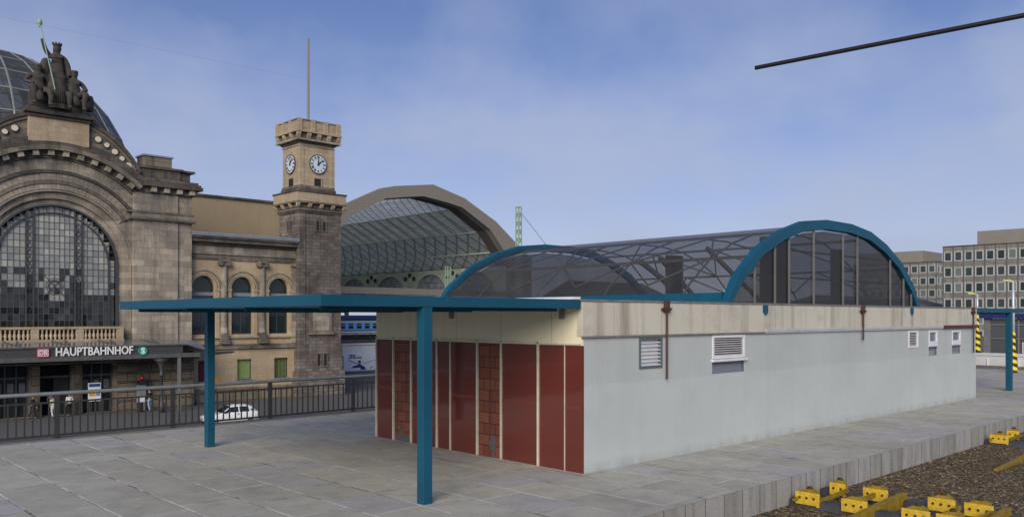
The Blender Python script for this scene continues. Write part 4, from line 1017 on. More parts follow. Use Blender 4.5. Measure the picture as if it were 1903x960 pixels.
for c, w in ac:
    wd = MB().plate([archhole(c, w + .40, 1.2, 5.4, 18)[1:] + [(c - w - .40, 1.2)] if False else
        [(c + w + .38, 1.15)] + arc(c, 5.4, w + .38, 0, 180, 20) + [(c - w - .38, 1.15), (c - w - .02, 1.15)] + arc(c, 5.4, w + .02, 180, 0, 20) + [(c + w + .02, 1.15)]], WV - .10, WV + .02).build('arched_window', 'sand_yellow', wg, .02)
    m = MB(); m.plate([sector(c, 5.4, w + .40, w + .52, 0, 180, 20)], WV - .17, WV + .02); m.plate([sector(c, 5.4, w + .14, w + .20, 0, 180, 20)], WV - .135, WV - .09); m.build('hood_mould', 'sand', wd)
    m = MB(); m.plate([archhole(c, w + .02, 1.32, 5.4, 18)], WV + .42, WV + .46); m.build('pane', 'greenglass', wd)
    m = MB(); m.box(c - w, c + w, WV + .3, WV + .415, 4.72, 5.02); m.build('transom', 'transom', wd)
    m = MB(); m.box(c - .035, c + .035, WV + .36, WV + .415, 1.35, 4.72); m.plate([[(c - w, 1.35), (c + w, 1.35), (c + w, 5.4)] + arc(c, 5.4, w, 0, 180, 18)[1:], [(c - w + .07, 1.42), (c + w - .07, 1.42), (c + w - .07, 5.4)] + arc(c, 5.4, w - .07, 0, 180, 18)[1:]], WV + .34, WV + .415); m.build('frame', 'iron', wd)
    m = MB(); m.box(c - w - .5, c + w + .5, WV - .22, WV + .3, 1.0, 1.17); m.build('sill', 'sand_light', wd, .02)
    for s in (-1, 1):
        m = MB(); x = c + s * (w + .22); m.box(x - .24, x + .24, WV - .16, WV - .002, 5.12, 5.3); m.build('impost', 'sand_light', wd, .01)
for x in (32.2, 35.78):
    m = MB(); m.box(x - .42, x + .42, WV - .5, WV - .002, .5, .95); m.box(x - .36, x + .36, WV - .44, WV - .002, .952, 1.4); pl = m.build('column_pedestal', 'sand_dark', wg, .03)
    m = MB(); m.lathe(x, WV - .12, [(.36, 1.402), (.36, 1.52), (.3, 1.6), (.29, 2.0), (.285, 4.5), (.25, 7.3)], 14); cl = m.build('half_column', 'sand', wg, smooth=True)
    m = MB(); m.box(x - .42, x + .42, WV - .52, WV - .002, 7.68, 7.85); m.box(x - .26, x + .26, WV - .40, WV - .002, 7.302, 7.678)
    for s in (-1, 1): m.lathe(x + s * .36, 7.52, [(.2, WV - .5), (.2, WV - .05)], 12, 'y'); m.lathe(x + s * .36, 7.52, [(.09, WV - .54), (.09, WV - .5)], 10, 'y')
    m.build('ionic_capital', 'sand_dark', cl, .02)
m = MB(); m.box(38.72, 39.19, WV - .14, WV - .002, .5, 7.2); m.box(38.66, 39.19, WV - .2, WV - .002, 7.2, 7.35); m.box(38.64, 39.19, WV - .24, WV - .002, 7.5, 7.85); m.build('corner_pilaster', 'sand', wg, .02)
m = MB(); m.box(29.4, 39.19, WV - .26, WV - .002, .05, .28); m.box(29.4, 39.19, WV - .18, WV - .002, .282, .48); m.build('string_course', 'sand_dark', wg, .02)
for (a, b), mt, nm in zip(lows, ('curtain_red', 'blind_green', 'curtain_dk'), ('red', 'green', 'dark')):
    m = MB(); m.box(a, b, WV + .3, WV + .33, -2.7, -.88); w = m.build('lower_window', mt, wg); w['label'] = {'red': 'lower window with red curtain', 'green': 'lower window with green blind', 'dark': 'lower window with dark slatted curtain'}[nm]
    m = MB(); m.plate([rect(a + .002, b - .002, -2.698, -.882), rect(a + .06, b - .06, -2.64, -.94)], WV + .18, WV + .295); m.build('frame', 'iron', w)
    m = MB(); m.box(a - .1, b + .1, WV - .12, WV + .2, -2.83, -2.702); m.build('sill', 'ledge', w)
    if nm == 'dark':
        m = MB()
        for k in range(9): m.box(a + .1 + k * .145, a + .13 + k * .145, WV + .27, WV + .298, -2.62, -.97)
        m.build('slats', 'blind_green', w)
m = MB(); m.box(29.14, 39.19, WV - .1, WV - .002, STREET, -3.35); m.build('plinth', 'rustic', wg, .03)
m = MB(); m.box(31.35, 31.95, WV - .05, WV - .003, -2.85, -2.45); m.build('notice_plate', 'orange', wg)

# ochre gable wall behind the wing
m = MB(); m.box(30, 48.6, 81, 92, STREET, 14.75)
og = thing('ochre_hall', 'tall windowless ochre wall rising behind the wing', 'building', (42, 81, STREET)); m.build('wall', 'ochre_wall', og)
m = MB(); m.box(29.8, 48.8, 80.8, 92.2, 14.752, 14.98); m.build('coping', 'sand_soot', og)

# ------------------------------------------------------------------ clock tower
tw = thing('clock_tower', 'square sandstone clock tower with overhanging crown beside the wing', 'tower', (41.4, 71.8, STREET))
TX0, TX1, TY0, TY1 = 39.22, 43.6, 69.95, 73.75
m = MB(); m.box(TX0, TX1, TY0, TY1, STREET, 13.05); m.build('shaft', 'sand_tower', tw, .03)
m = MB(); m.box(TX0 - .35, TX1 + .35, TY0 - .35, TY1 + .35, STREET, -2.2); m.box(TX0 - .18, TX1 + .18, TY0 - .18, TY1 + .18, -2.198, .3); m.build('battered_base', 'sand_tower', tw, .04)
for x0, x1 in ((TX0 - .06, TX0 + .62), (TX1 - .62, TX1 + .06)):
    m = MB(); m.box(x0, x1, TY0 - .08, TY0 + .1, .3, 12.6); m.build('corner_strip', 'sand_tower', tw, .03)
m = MB(); m.box(TX0 - .08, TX0 + .1, TY0 - .05, TY0 + .6, .3, 12.6); m.build('corner_strip', 'sand_tower', tw, .03)
def ledge(x0, x1, y0, y1, z0, z1, o, name, mat, bev=.03): return MB().box(x0 - o, x1 + o, y0 - o, y1 + o, z0, z1).build(name, mat, tw, bev)
ledge(TX0, TX1, TY0, TY1, 12.62, 12.82, .12, 'moulding', 'sand_soot'); ledge(TX0, TX1, TY0, TY1, 12.822, 13.0, .2, 'moulding', 'sand_dark')
ledge(TX0, TX1, TY0, TY1, 13.052, 13.45, .14, 'corbel_wall', 'sand_soot')
ledge(TX0, TX1, TY0, TY1, 13.452, 13.62, .46, 'cornice', 'sand_dark'); ledge(TX0, TX1, TY0, TY1, 13.622, 14.45, .42, 'parapet', 'sand_light'); ledge(TX0, TX1, TY0, TY1, 14.452, 14.6, .5, 'coping', 'sand_soot')
def corbels(x0, x1, y0, y1, o, z0, z1, nx, ny, w, mat):
    proto = None
    for k in range(nx):
        x = x0 - o + w / 2 + (x1 - x0 + 2 * o - w) * k / (nx - 1)
        mb = MB(); mb.plate([[(y0 - o, z1), (y0 + .0, z1), (y0 + .0, z0), (y0 - o * .35, z0), (y0 - o * .9, (z0 + z1) / 2 + .03)]], x - w / 2, x + w / 2, 'x'); mb.build('corbel', mat, tw, .02)
    for k in range(1, ny):
        y = y0 - o + w / 2 + (y1 - y0 + 2 * o - w) * k / (ny - 1)
        mb = MB(); mb.plate([[(x0 - o, z1), (x0, z1), (x0, z0), (x0 - o * .35, z0), (x0 - o * .9, (z0 + z1) / 2 + .03)]], y - w / 2, y + w / 2, 'y'); mb.build('corbel', mat, tw, .02)
corbels(TX0 - .14, TX1 + .14, TY0 - .14, TY1 + .14, .3, 13.06, 13.45, 5, 4, .34, 'sand_light')
BX0, BX1, BY0, BY1 = 39.42, 43.08, 70.2, 73.45
m = MB(); m.box(BX0, BX1, BY0, BY1, 14.602, 19.3); m.build('clock_stage', 'sand_light', tw, .04)
ledge(BX0, BX1, BY0, BY1, 14.61, 14.95, .14, 'base_moulding', 'sand_soot'); ledge(BX0, BX1, BY0, BY1, 14.952, 15.2, .07, 'base_moulding', 'sand_dark')
ledge(BX0, BX1, BY0, BY1, 18.85, 18.98, .06, 'band', 'sand'); ledge(BX0, BX1, BY0, BY1, 19.12, 19.28, .14, 'band', 'sand_dark')
for dx0, dx1 in ((BX0 - .04, BX0 + .42), (BX1 - .42, BX1 + .04)):
    m = MB(); m.box(dx0, dx1, BY0 - .05, BY0 + .1, 15.202, 18.84); m.build('corner_strip', 'sand_light', tw, .02)
ledge(BX0, BX1, BY0, BY1, 19.302, 19.5, .50, 'crown_sill', 'sand'); ledge(BX0, BX1, BY0, BY1, 19.502, 20.05, .24, 'corbel_wall', 'sand_dark')
ledge(BX0, BX1, BY0, BY1, 20.052, 20.2, .56, 'crown_cornice', 'sand_light'); ledge(BX0, BX1, BY0, BY1, 20.202, 21.15, .40, 'crown_wall', 'sand_light'); ledge(BX0, BX1, BY0, BY1, 21.152, 21.28, .47, 'crown_coping', 'sand')
corbels(BX0 - .24, BX1 + .24, BY0 - .24, BY1 + .24, .26, 19.52, 20.05, 5, 4, .4, 'sand_light')
for k in range(4):
    x = BX0 - .46 + (BX1 - BX0 + .92 - .46) * k / 3
    m = MB(); m.box(x, x + .46, BY0 - .52, BY0 - .3, 20.21, 21.30); m.build('merlon', 'sand_light', tw, .02)
    if k:
        y = BY0 - .46 + (BY1 - BY0 + .92 - .46) * k / 3; m = MB(); m.box(BX0 - .52, BX0 - .3, y, y + .46, 20.21, 21.30); m.build('merlon', 'sand_light', tw, .02)
for k in range(3):
    x = BX0 + .08 + (BX1 - BX0 + .92 - .46) * k / 3; m = MB(); m.box(x, x + .68, BY0 - .43, BY0 - .38, 20.45, 20.98); m.build('crown_panel', 'sand_light', tw, .02)
# clocks: 12:07
def clock(fn, nm):
    mb = MB()
    def cyl(r0, r1, d0, d1, n=32):
        b = len(mb.v)
        for r, d in ((r0, d0), (r1, d1)):
            for i in range(n): a = 2 * pi * i / n; mb.v.append(fn(r * cos(a), r * sin(a), d))
        for i in range(n): j = (i + 1) % n; mb.face((b + i, b + j, b + n + j, b + n + i))
        mb.face([b + n + i for i in range(n)]); mb.face([b + i for i in range(n)][::-1])
    cyl(.86, .86, .0, .06); f = mb.build('clock_face', 'clock_face', tw)
    mb = MB(); n = 36; b = 0
    for r, d in ((.84, .07), (.92, .07), (.92, .0), (.84, .0)):
        for i in range(n): a = 2 * pi * i / n; mb.v.append(fn(r * cos(a), r * sin(a), d))
    for q in range(3):
        for i in range(n): j = (i + 1) % n; mb.face((q * n + i, q * n + j, (q + 1) * n + j, (q + 1) * n + i))
    mb.build('rim', 'iron', f)
    for k, s in enumerate(('XII', 'I', 'II', 'III', 'IV', 'V', 'VI', 'VII', 'VIII', 'IX', 'X', 'XI')):
        a = -2 * pi * k / 12
        def g(x, y, c, a=a):
            x *= .62; y += .64
            return fn(x * cos(a) - y * sin(a), x * sin(a) + y * cos(a), .066 + c)
        text(s, .34, 'inkblack', f, 'numeral', g, .006, 'CENTER', .014)
    for L, w, ang in ((.50, .085, 3.5), (.72, .06, 46)):
        a = radians(ang); mb = MB(); vs = []
        for d in (.085, .10):
            for x, y in ((-w, -.14), (w, -.14), (w * .45, L), (-w * .45, L)):
                vs.append(fn(x * cos(a) + y * sin(a), -x * sin(a) + y * cos(a), d + (0.02 if L > .6 else 0)))
        mb.add(vs, [(0, 1, 2, 3), (7, 6, 5, 4), (0, 4, 5, 1), (1, 5, 6, 2), (2, 6, 7, 3), (3, 7, 4, 0)]); mb.build('hand', 'inkblack', f)
CXc, CZc = (BX0 + BX1) / 2 + .05, 17.28
clock(lambda a, b, c: (CXc + a, BY0 - .055 - c, CZc + b), 'front')
clock(lambda a, b, c: (BX0 - .055 - c, (BY0 + BY1) / 2 - a, CZc + b), 'side')
m = MB(); m.box(CXc - .40, CXc + .34, BY0 - .03, BY0 - .002, 15.22, 15.92); m.box(BX0 - .03, BX0 - .002, (BY0 + BY1) / 2 - .4, (BY0 + BY1) / 2 + .4, 15.22, 15.92); m.build('dark_opening', 'dark', tw)
m = MB(); m.plate([rect(CXc - .50, CXc + .44, 15.21, 16.04), rect(CXc - .40, CXc + .34, 15.23, 15.92)], BY0 - .08, BY0 - .031); m.build('opening_frame', 'sand_light', tw)
def slit(x, z0, z1, side=False, w=.14):
    m = MB()
    if side: m.box(TX0 - .012, TX0 - .002, x - w, x + w, z0, z1); o = [TX0]
    else: m.box(x - w, x + w, TY0 - .012, TY0 - .002, z0, z1)
    s = m.build('slit_window', 'dark', tw)
    m = MB()
    if side: m.plate([rect(x - w - .1, x + w + .1, z0 - .1, z1 + .1), rect(x - w, x + w, z0, z1)], TX0 - .06, TX0 - .003, 'x')
    else: m.plate([rect(x - w - .1, x + w + .1, z0 - .1, z1 + .1), rect(x - w, x + w, z0, z1)], TY0 - .06, TY0 - .003)
    m.build('surround', 'sand_tower', s)
for z0, z1 in ((11.0, 11.85), (-1.75, -.6)):
    yo = -.2 if z0 < 0 else 0
    for x in (41.15, 41.85):
        m = MB(); m.box(x - .15, x + .15, TY0 - .012 + yo, TY0 - .002 + yo, z0, z1); s = m.build('slit_window', 'dark', tw)
        m = MB(); m.plate([rect(x - .27, x + .27, z0 - .1, z1 + .14), rect(x - .15, x + .15, z0, z1)], TY0 - .07 + yo, TY0 - .003 + yo); m.build('surround', 'sand_tower', s)
for y in (71.4, 72.0): slit(y, 11.0, 11.85, True)
m = MB(); m.box(40.5, 42.4, TY0 - .012, TY0 - .002, 1.6, 4.4); w = m.build('blind_window', 'sand', tw)
m = MB(); m.plate([rect(40.25, 42.65, 1.45, 4.65), rect(40.5, 42.4, 1.62, 4.4)], TY0 - .12, TY0 - .013); m.box(40.05, 42.85, TY0 - .3, TY0 - .003, 1.2, 1.448); m.build('surround', 'sand_dark', w, .02)
m = MB(); m.lathe(41.1, 71.6, [(.13, 21.1), (.11, 29.5)], 8); m.build('flagpole', 'mast_grey', tw)
m = MB(); m.tube((41.1, 71.6, 25.55), (9.1, 74.1, 25.95), .004, 4); t = m.build('span_wire', 'black'); tag(t, 'thin black span wire running left from the tower flagpole across the sky', 'wire')

# ------------------------------------------------------------------ train hall behind the tower
HV0, HV1 = 98.0, 152.0
HR = [(75.6, 22.4), (83.15, 21.0), (89.62, 17.95), (93.87, 14.93), (97.56, 12.4), (97.56, 6.7)]
HO = [(151.2 - x, z) for x, z in HR[:0:-1]] + [(70.2, 21.5)] + [(77.0, 22.45)] + HR[1:]
HIr = [(79.3, 20.1), (82.72, 19.55), (88.47, 16.55), (91.4, 13.4), (93.2, 10.6), (93.6, 6.7)]
HI = [(151.2 - x, z) for x, z in HIr[::-1]] + [(75.2, 20.55)] + HIr
th = thing('train_hall', 'huge grey arched train hall with lattice vault behind the clock tower', 'train hall', (75.6, HV0, STREET))
m = MB(); m.plate([HO + HI[::-1]], HV0, HV0 + 1.2); m.build('front_arch', 'hall_edge', th)
m = MB()
for a, b in zip(HI, HI[1:]): m.quad((a[0], HV0 + 1.21, a[1]), (b[0], HV0 + 1.21, b[1]), (b[0], HV0 + 3.4, b[1]), (a[0], HV0 + 3.4, a[1]))
m.build('soffit', 'hall_soffit', th)
m = MB()
for a, b in zip(HO, HO[1:]):
    if max(a[1], b[1]) < 12.6: m.quad((a[0], HV0 + 1.21, a[1]), (b[0], HV0 + 1.21, b[1]), (b[0], HV1, b[1]), (a[0], HV1, a[1]))
m.build('outer_roof', 'roofing', th)
V2 = list(HI)
mt, mo = MB(), MB()
for a, b in zip(V2, V2[1:]):
    t = mt if min(a[1], b[1]) > 19 else mo
    t.quad((a[0], HV0 + 3.4, a[1]), (b[0], HV0 + 3.4, b[1]), (b[0], HV1, b[1]), (a[0], HV1, a[1]))
mo.build('vault_boarding', 'hall_skin', th); mt.build('vault_membrane', 'hall_light', th)
for i in (2, 3, 4, 8, 9, 10):
    m = MB(); x, z = V2[i]; s = -.15 if x > 75 else .15
    m.bar((x + s, HV0 + 3.4, z - .1), (x + s, HV1, z - .1), .16, .16); m.build('long_rib', 'hall_rib', th)
# side walls with lunettes
for sx, x in ((1, 92.85), (-1, 58.35)):
    cs = [106.5 + 12.4 * k for k in range(4)]
    m = MB(); m.plate([rect(HV0 + 1.3, HV1, 6.6, 11.4)] + [archhole(c, 4.9, 7.0, 7.05, 16)[:2] + [(c + 4.9 * cos(pi * i / 16), 7.05 + 3.7 * sin(pi * i / 16)) for i in range(17)] for c in cs], x, x + .4, 'x'); m.build('side_wall', 'hall_green', th)
    for c in cs:
        xi = x - .12 * sx if sx > 0 else x + .52
        m = MB(); m.plate([[(c + r * cos(pi * i / 16), 7.05 + r * .755 * sin(pi * i / 16)) for r, rg in ((4.9, range(17)), (4.45, range(16, -1, -1))) for i in rg]], x - .15, x + .55, 'x'); l = m.build('lunette', 'hall_rib', th)
        m = MB(); rr = random.Random(int(c))
        for j in range(9):
            for q in range(4):
                y0 = c - 4.4 + j * .98; z0 = 7.05 + q * .95; y1 = min(y0 + .9, c + 4.4)
                if ((y0 + y1) / 2 - c) ** 2 / 20 + (z0 + .45 - 7.05) ** 2 / 11.2 < 1: m.quad((x + .2, y0, z0), (x + .2, y1, z0), (x + .2, y1, z0 + .87), (x + .2, y0, z0 + .87))
        m.build('panes', 'hall_glass', l)
    for a, b in zip(cs, cs[1:]):
        for dy in (-1.3, 0, 1.3):
            m = MB(); m.lathe((a + b) / 2 + dy, 10.5 - abs(dy) * .5, [(.42, x - .2 if sx > 0 else x + .41), (.42, x - .01 if sx > 0 else x + .6)], 10, 'x'); m.build('rosette', 'iron', th)
m = MB(); m.box(53.64, 97.56, HV0 - .05, HV0 + 1.25, 6.05, 6.98); m.build('tie_beam', 'hall_edge', th)
for y in (HV0 + .5, HV0 + 18, HV0 + 36, HV1 - .5):
    for x in (55.0, 80.0, 96.0):
        m = MB(); m.box(x - .35, x + .35, y - .35, y + .35, -1, 6.1); m.build('pillar', 'hall_edge', th)
m = MB(); m.plate([HO + [(53.64, 6.7)]], HV1 + .0, HV1 + .3); m.build('rear_gable', 'hall_light', th)

# deck, retaining wall with poster, railing on top and a coach
m = MB(); m.box(44, 160, 99.5, 190, STREET + .004, -1.0); m.build('railway_deck', 'asphalt', kind='structure')
vw = thing('retaining_wall', 'pale stained concrete retaining wall below the blue coach', 'wall', (62, 98.6, STREET))
m = MB(); m.box(44, 160, 98.6, 99.49, STREET, -.98); m.build('wall', 'viaduct', vw)
m = MB(); m.box(44, 160, 98.45, 99.55, -.978, -.78); m.build('coping', 'viaduct', vw)
m = MB(); m.box(56.5, 60.35, 96.0, 98.58, STREET, -2.3); m.build('buttress', 'sand_tower', vw)
dr = thing('deck_railing', 'thin dark bar railing on top of the pale retaining wall', 'railing', (62, 98.9, -.78))
m = MB(); m.box(44, 100, 98.9, 98.96, .60, .68); m.box(44, 100, 98.9, 98.96, -.70, -.64); m.build('rails', 'rail_bar', dr)
m = MB()
for k in range(150): x = 56 + k * .2; m.box(x - .018, x + .018, 98.91, 98.95, -.639, .599)
m.build('bars', 'rail_bar', dr, kind='stuff')
for k in range(14):
    m = MB(); x = 52.2 + k * 2.4; m.box(x - .05, x + .05, 98.88, 98.98, -.778, .68); m.build('post', 'rail_bar', dr)
ad = thing('poster', 'large white poster with dark suited figure and blue lines on the concrete wall', 'poster', (64, 98.5, -4.4))
m = MB(); m.box(60.2, 68.6, 98.52, 98.59, -4.5, -2.1); m.build('sheet', 'board', ad)
AY = 98.50
m = MB(); m.add([(62.8, AY, -3.0), (62.8, AY, -3.12), (64.1, AY, -3.66), (64.1, AY, -3.56)], [(0, 1, 2, 3)]); m.add([(65.0, AY, -3.62), (65.0, AY, -3.68), (67.9, AY, -2.98), (67.9, AY, -2.93)], [(0, 1, 2, 3)]); m.build('blue_lines', 'inkblue', ad)
m = MB(); m.plate([[(63.1, -4.15), (63.5, -3.88), (64.1, -3.76), (64.35, -3.62), (64.7, -3.64), (64.8, -3.8), (65.2, -3.95), (65.6, -4.42), (64.7, -4.42), (64.65, -4.12)]], AY, AY + .018); m.build('figure_suit', 'inkblue', ad)
m = MB(); m.lathe(64.48, -3.42, [(.27, AY), (.27, AY + .015)], 14, 'y'); m.build('figure_head', 'skin', ad)
m = MB(); m.plate([[(64.22, -3.36), (64.74, -3.36), (64.7, -3.2), (64.48, -3.12), (64.26, -3.2)]], AY - .006, AY - .001); m.box(64.28, 64.68, AY - .006, AY - .001, -3.46, -3.41); m.build('figure_hair', 'inkblack', ad)
text('l Rätsen -', .33, 'inkblack', ad, 'poster_words', lambda a, b, c: (62.75 + a, AY - c, -2.42 + b), .006, 'LEFT', .012)
text('nach dem Osten', .33, 'inkblack', ad, 'poster_words', lambda a, b, c: (62.75 + a * .95, AY - c, -2.72 + b), .006, 'LEFT', .012)
m = MB(); m.add([(66.2, AY, -4.2), (66.35, AY, -4.28), (66.9, AY, -4.05), (66.9, AY, -4.1)], [(0, 1, 3, 2)]); m.build('mark', 'inkblack', ad)

tc = thing('railway_coach', 'light blue railway coach with navy roof standing on the raised tracks', 'railway coach', (70, 107, -.85))
CY = 106.0; X0, X1 = 58.0, 84.4; tc.scale.z = .91
m = MB(); m.box(X0, X1, CY, CY + 2.8, .35, .9); m.build('lower_body', 'train_white', tc)
m = MB(); m.box(X0, X1, CY - .004, CY + 2.804, .901, 1.08); m.build('dark_blue_stripe', 'train_dkblue', tc)
m = MB(); m.box(X0, X1, CY, CY + 2.8, 1.081, 2.42); m.build('upper_body', 'train_blue', tc)
m = MB(); m.box(X0, X1, CY - .004, CY + 2.804, 2.421, 2.55); m.build('cream_stripe', 'train_cream', tc)
m = MB(); m.plate([[(CY, 2.551), (CY + .05, 2.9), (CY + .35, 3.25), (CY + 1.0, 3.5), (CY + 1.8, 3.5), (CY + 2.45, 3.25), (CY + 2.75, 2.9), (CY + 2.8, 2.551)]], X0, X1, 'x'); m.build('roof', 'train_roof', tc)
for k in range(17):
    x = X0 + 1.4 + k * 1.42
    m = MB(); m.box(x - .42, x + .42, CY - .02, CY - .003, 1.33, 2.18); w = m.build('window', 'train_win', tc)
    m = MB(); m.box(x - .42, x + .42, CY - .03, CY - .021, 1.84, 1.89); m.build('window_bar', 'train_white', w)
m = MB(); m.box(64.6, 65.2, CY - .02, CY - .003, .5, .86); lg = m.build('emblem', 'train_logo', tc)
m = MB(); m.box(64.7, 64.84, CY - .03, CY - .021, .58, .78); m.box(64.95, 65.1, CY - .03, CY - .021, .58, .78); m.build('emblem_marks', 'inkblack', lg)
for b in (X0 + 3.5, X1 - 3.5):
    m = MB(); m.box(b - 1.9, b + 1.9, CY + .2, CY + .5, -.55, .15); bg = m.build('bogie', 'rubber', tc, .05)
    for dx in (-1.25, 1.25):
        m = MB(); m.lathe(b + dx, -.52, [(.46, CY + .3), (.46, CY + .55)], 20, 'y'); m.build('wheel', 'black', bg)
m = MB(); m.box(X0 + 6.0, X1 - 6.0, CY + .3, CY + 2.5, -.5, .345); m.build('underframe_boxes', 'rubber', tc, .05)

# ------------------------------------------------------------------ green lattice masts and guy wire
def lattice(x, y, z0, z1, w, label, step=1.0):
    t = thing('lattice_mast', label, 'mast', (x, y, z0), 'light green lattice masts')
    m = MB(); h = w / 2
    for sx, sy in ((-1, -1), (1, -1), (1, 1), (-1, 1)): m.bar((x + sx * h, y + sy * h, z0), (x + sx * h * .92, y + sy * h * .92, z1), .12 * w + .03, .12 * w + .03)
    m.build('corner_legs', 'lattice_green', t)
    m = MB(); n = int((z1 - z0) / step)
    for k in range(n):
        a, b = z0 + k * step, z0 + (k + 1) * step
        for p, q in (((-h, -h), (h, -h)), ((h, -h), (h, h)), ((h, h), (-h, h)), ((-h, h), (-h, -h))):
            m.bar((x + p[0], y + p[1], a), (x + q[0], y + q[1], b), .06, .06); m.bar((x + q[0], y + q[1], a), (x + p[0], y + p[1], b), .06, .06)
    m.build('lattice', 'lattice_green', t)
    m = MB(); m.box(x - h - .02, x + h + .02, y - h - .02, y + h + .02, z1, z1 + .08); m.build('cap', 'lattice_green', t)
    return t
lattice(55.56, 57.56, STREET, 13.3, .40, 'tall light green lattice mast standing behind the left vault arch', .8)
lattice(69.8, 85.7, STREET, 9.4, .55, 'small light green lattice mast in front of the train hall opening', .9)
m = MB(); m.tube((55.7, 57.5, 12.9), (65.6, 48.0, STREET), .022, 5); t = m.build('guy_wire', 'black'); tag(t, 'thin black guy wire slanting down from the tall green mast', 'wire')

# ------------------------------------------------------------------ low sheds beyond, seen through the vault
def shed(x0, x1, y0, y1, ze, zr, label):
    t = thing('goods_shed', label, 'shed', ((x0 + x1) / 2, y0, STREET))
    m = MB(); m.box(x0, x1, y0, y1, STREET, ze); m.build('wall', 'office_top', t)
    m = MB(); ym = (y0 + y1) / 2; m.plate([[(y0 - .6, ze + .003), (ym, zr), (y1 + .6, ze + .003)]], x0 - .5, x1 + .5, 'x'); m.build('roof', 'shed_roof', t)
shed(108, 128, 92, 106, 6.0, 9.2, 'low dark roofed shed seen through the left part of the glass vault')
shed(150, 200, 66, 84, 4.5, 7.0, 'long low dark roofed shed seen through the glass vault end')

# ------------------------------------------------------------------ office blocks
def office_block(name_label, x, y0, y1, cols, rows, pitch_y, pitch_z, ztop0, top, pent, deep, loc, ret=0):
    t = thing('office_building', name_label, 'office building', loc)
    m = MB(); m.box(x, x + deep, y0, y1, STREET - .4, top); m.build('wall', 'office', t)
    m = MB(); m.box(x - .12, x + deep + .1, y0 - .1, y1 + .12, top + .002, top + .18); m.build('roof_edge', 'sand_soot', t)
    m = MB(); m.box(*pent); m.build('roof_storey', 'office_top', t)
    W, Hh = pitch_y * .80, pitch_z * .62
    yc = y1 - pitch_y * .5; zc = ztop0
    m = MB(); m.plate([rect(yc - W / 2, yc + W / 2, zc - Hh / 2, zc + Hh / 2), rect(yc - W / 2 + .22, yc + W / 2 - .22, zc - Hh / 2 + .22, zc + Hh / 2 - .16)], x - .16, x - .003, 'x')
    w0 = m.build('window', 'office_frame', t)
    panes = []
    rr = random.Random(int(x))
    for q in range(3):
        m = MB(); m.box(x - .06, x - .055, yc - W / 2 + .2, yc + W / 2 - .2, zc - Hh / 2 + .2, zc + Hh / 2 - .14); panes.append(m.build('pane', 'office_pane_%d' % q, w0))
    for c in range(cols):
        for r in range(rows):
            if c == 0 and r == 0: continue
            w = w0.copy(); COL.objects.link(w); w.parent = t; w.location = (0, -pitch_y * c, -pitch_z * r)
            p = panes[rr.choice((0, 0, 1, 1, 2))].copy(); COL.objects.link(p); p.parent = w
    for p in panes[1:]: bpy.data.objects.remove(p)
    m = MB()
    for c in range(cols + 1): y = y1 - pitch_y * c; m.box(x - .10, x - .003, y - .05, y + .05, STREET, top)
    m.build('wall_fins', 'iron_frame', t, kind='stuff')
    m = MB()
    for r in range(rows + 1):
        z = ztop0 + pitch_z * .5 - r * pitch_z - pitch_z * .02; m.box(x - .05, x - .003, y0, y1, z - .04, z + .04)
    m.build('floor_bands', 'iron_frame', t, kind='stuff')
    if ret:
        for r in range(rows):
            for k in range(3):
                m = MB(); z = ztop0 - r * pitch_z; xx = x + 1.2 + k * 2.4
                m.plate([rect(xx - .9, xx + .9, z - Hh / 2, z + Hh / 2), rect(xx - .66, xx + .66, z - Hh / 2 + .22, z + Hh / 2 - .2)], y0 - .16, y0 - .003); w = m.build('end_window', 'office_frame', t)
                m = MB(); m.box(xx - .7, xx + .7, y0 - .06, y0 - .055, z - Hh / 2 + .2, z + Hh / 2 - .18); m.build('pane', 'office_pane_0', w)
    return t
for q, c in enumerate(((.03, .05, .052), (.055, .075, .072), (.16, .185, .18))): M['office_pane_%d' % q] = gloss('office pane %d' % q, c, .05)
office_block('grey concrete office block at the right edge with rows of white framed windows', 180.5, 36, 63, 14, 6, 1.93, 3.15, 14.95, 16.95, (183.5, 194, 30, 57.6, 16.95 + .182, 20.0), 16, (180.5, 50, STREET - .4))
office_block('farther grey concrete office block partly hidden behind the blue vault arch', 226, 80.5, 102, 10, 6, 2.15, 3.12, 15.1, 16.9, (226.6, 240, 84.0, 101.5, 16.9 + .182, 20.0), 18, (226, 90, STREET - .4), 1)

# ------------------------------------------------------------------ parked white car
car = thing('parked_car', 'small white hatchback parked on the street behind the platform railing', 'car', (0, 0, 0))
def loft(secs):
    """secs: (x, [(y,z),...] half profile from bottom centre to top centre); mirrored"""
    m = MB(); n = None
    for x, hp in secs:
        full = [(y, z) for y, z in hp] + [(-y, z) for y, z in hp[::-1]]
        n = len(full); m.v += [(x, y, z) for y, z in full]
    for k in range(len(secs) - 1):
        for i in range(n):
            j = (i + 1) % n; m.face((k * n + i, k * n + j, (k + 1) * n + j, (k + 1) * n + i))
    m.face(list(range(n))[::-1]); m.face([(len(secs) - 1) * n + i for i in range(n)])
    return m
def sec(x, w, zb, zbelt, wt, zt): return (x, [(.0, zb), (w * .9, zb), (w, zb + .14), (w * 1.01, (zb + zbelt) / 2 + .05), (w * .97, zbelt), (wt, max(zt - .06, zbelt + .005)), (wt * .82, zt + .0 if zt > zbelt + .01 else zbelt + .03), (0, zt + .02 if zt > zbelt + .01 else zbelt + .04)])
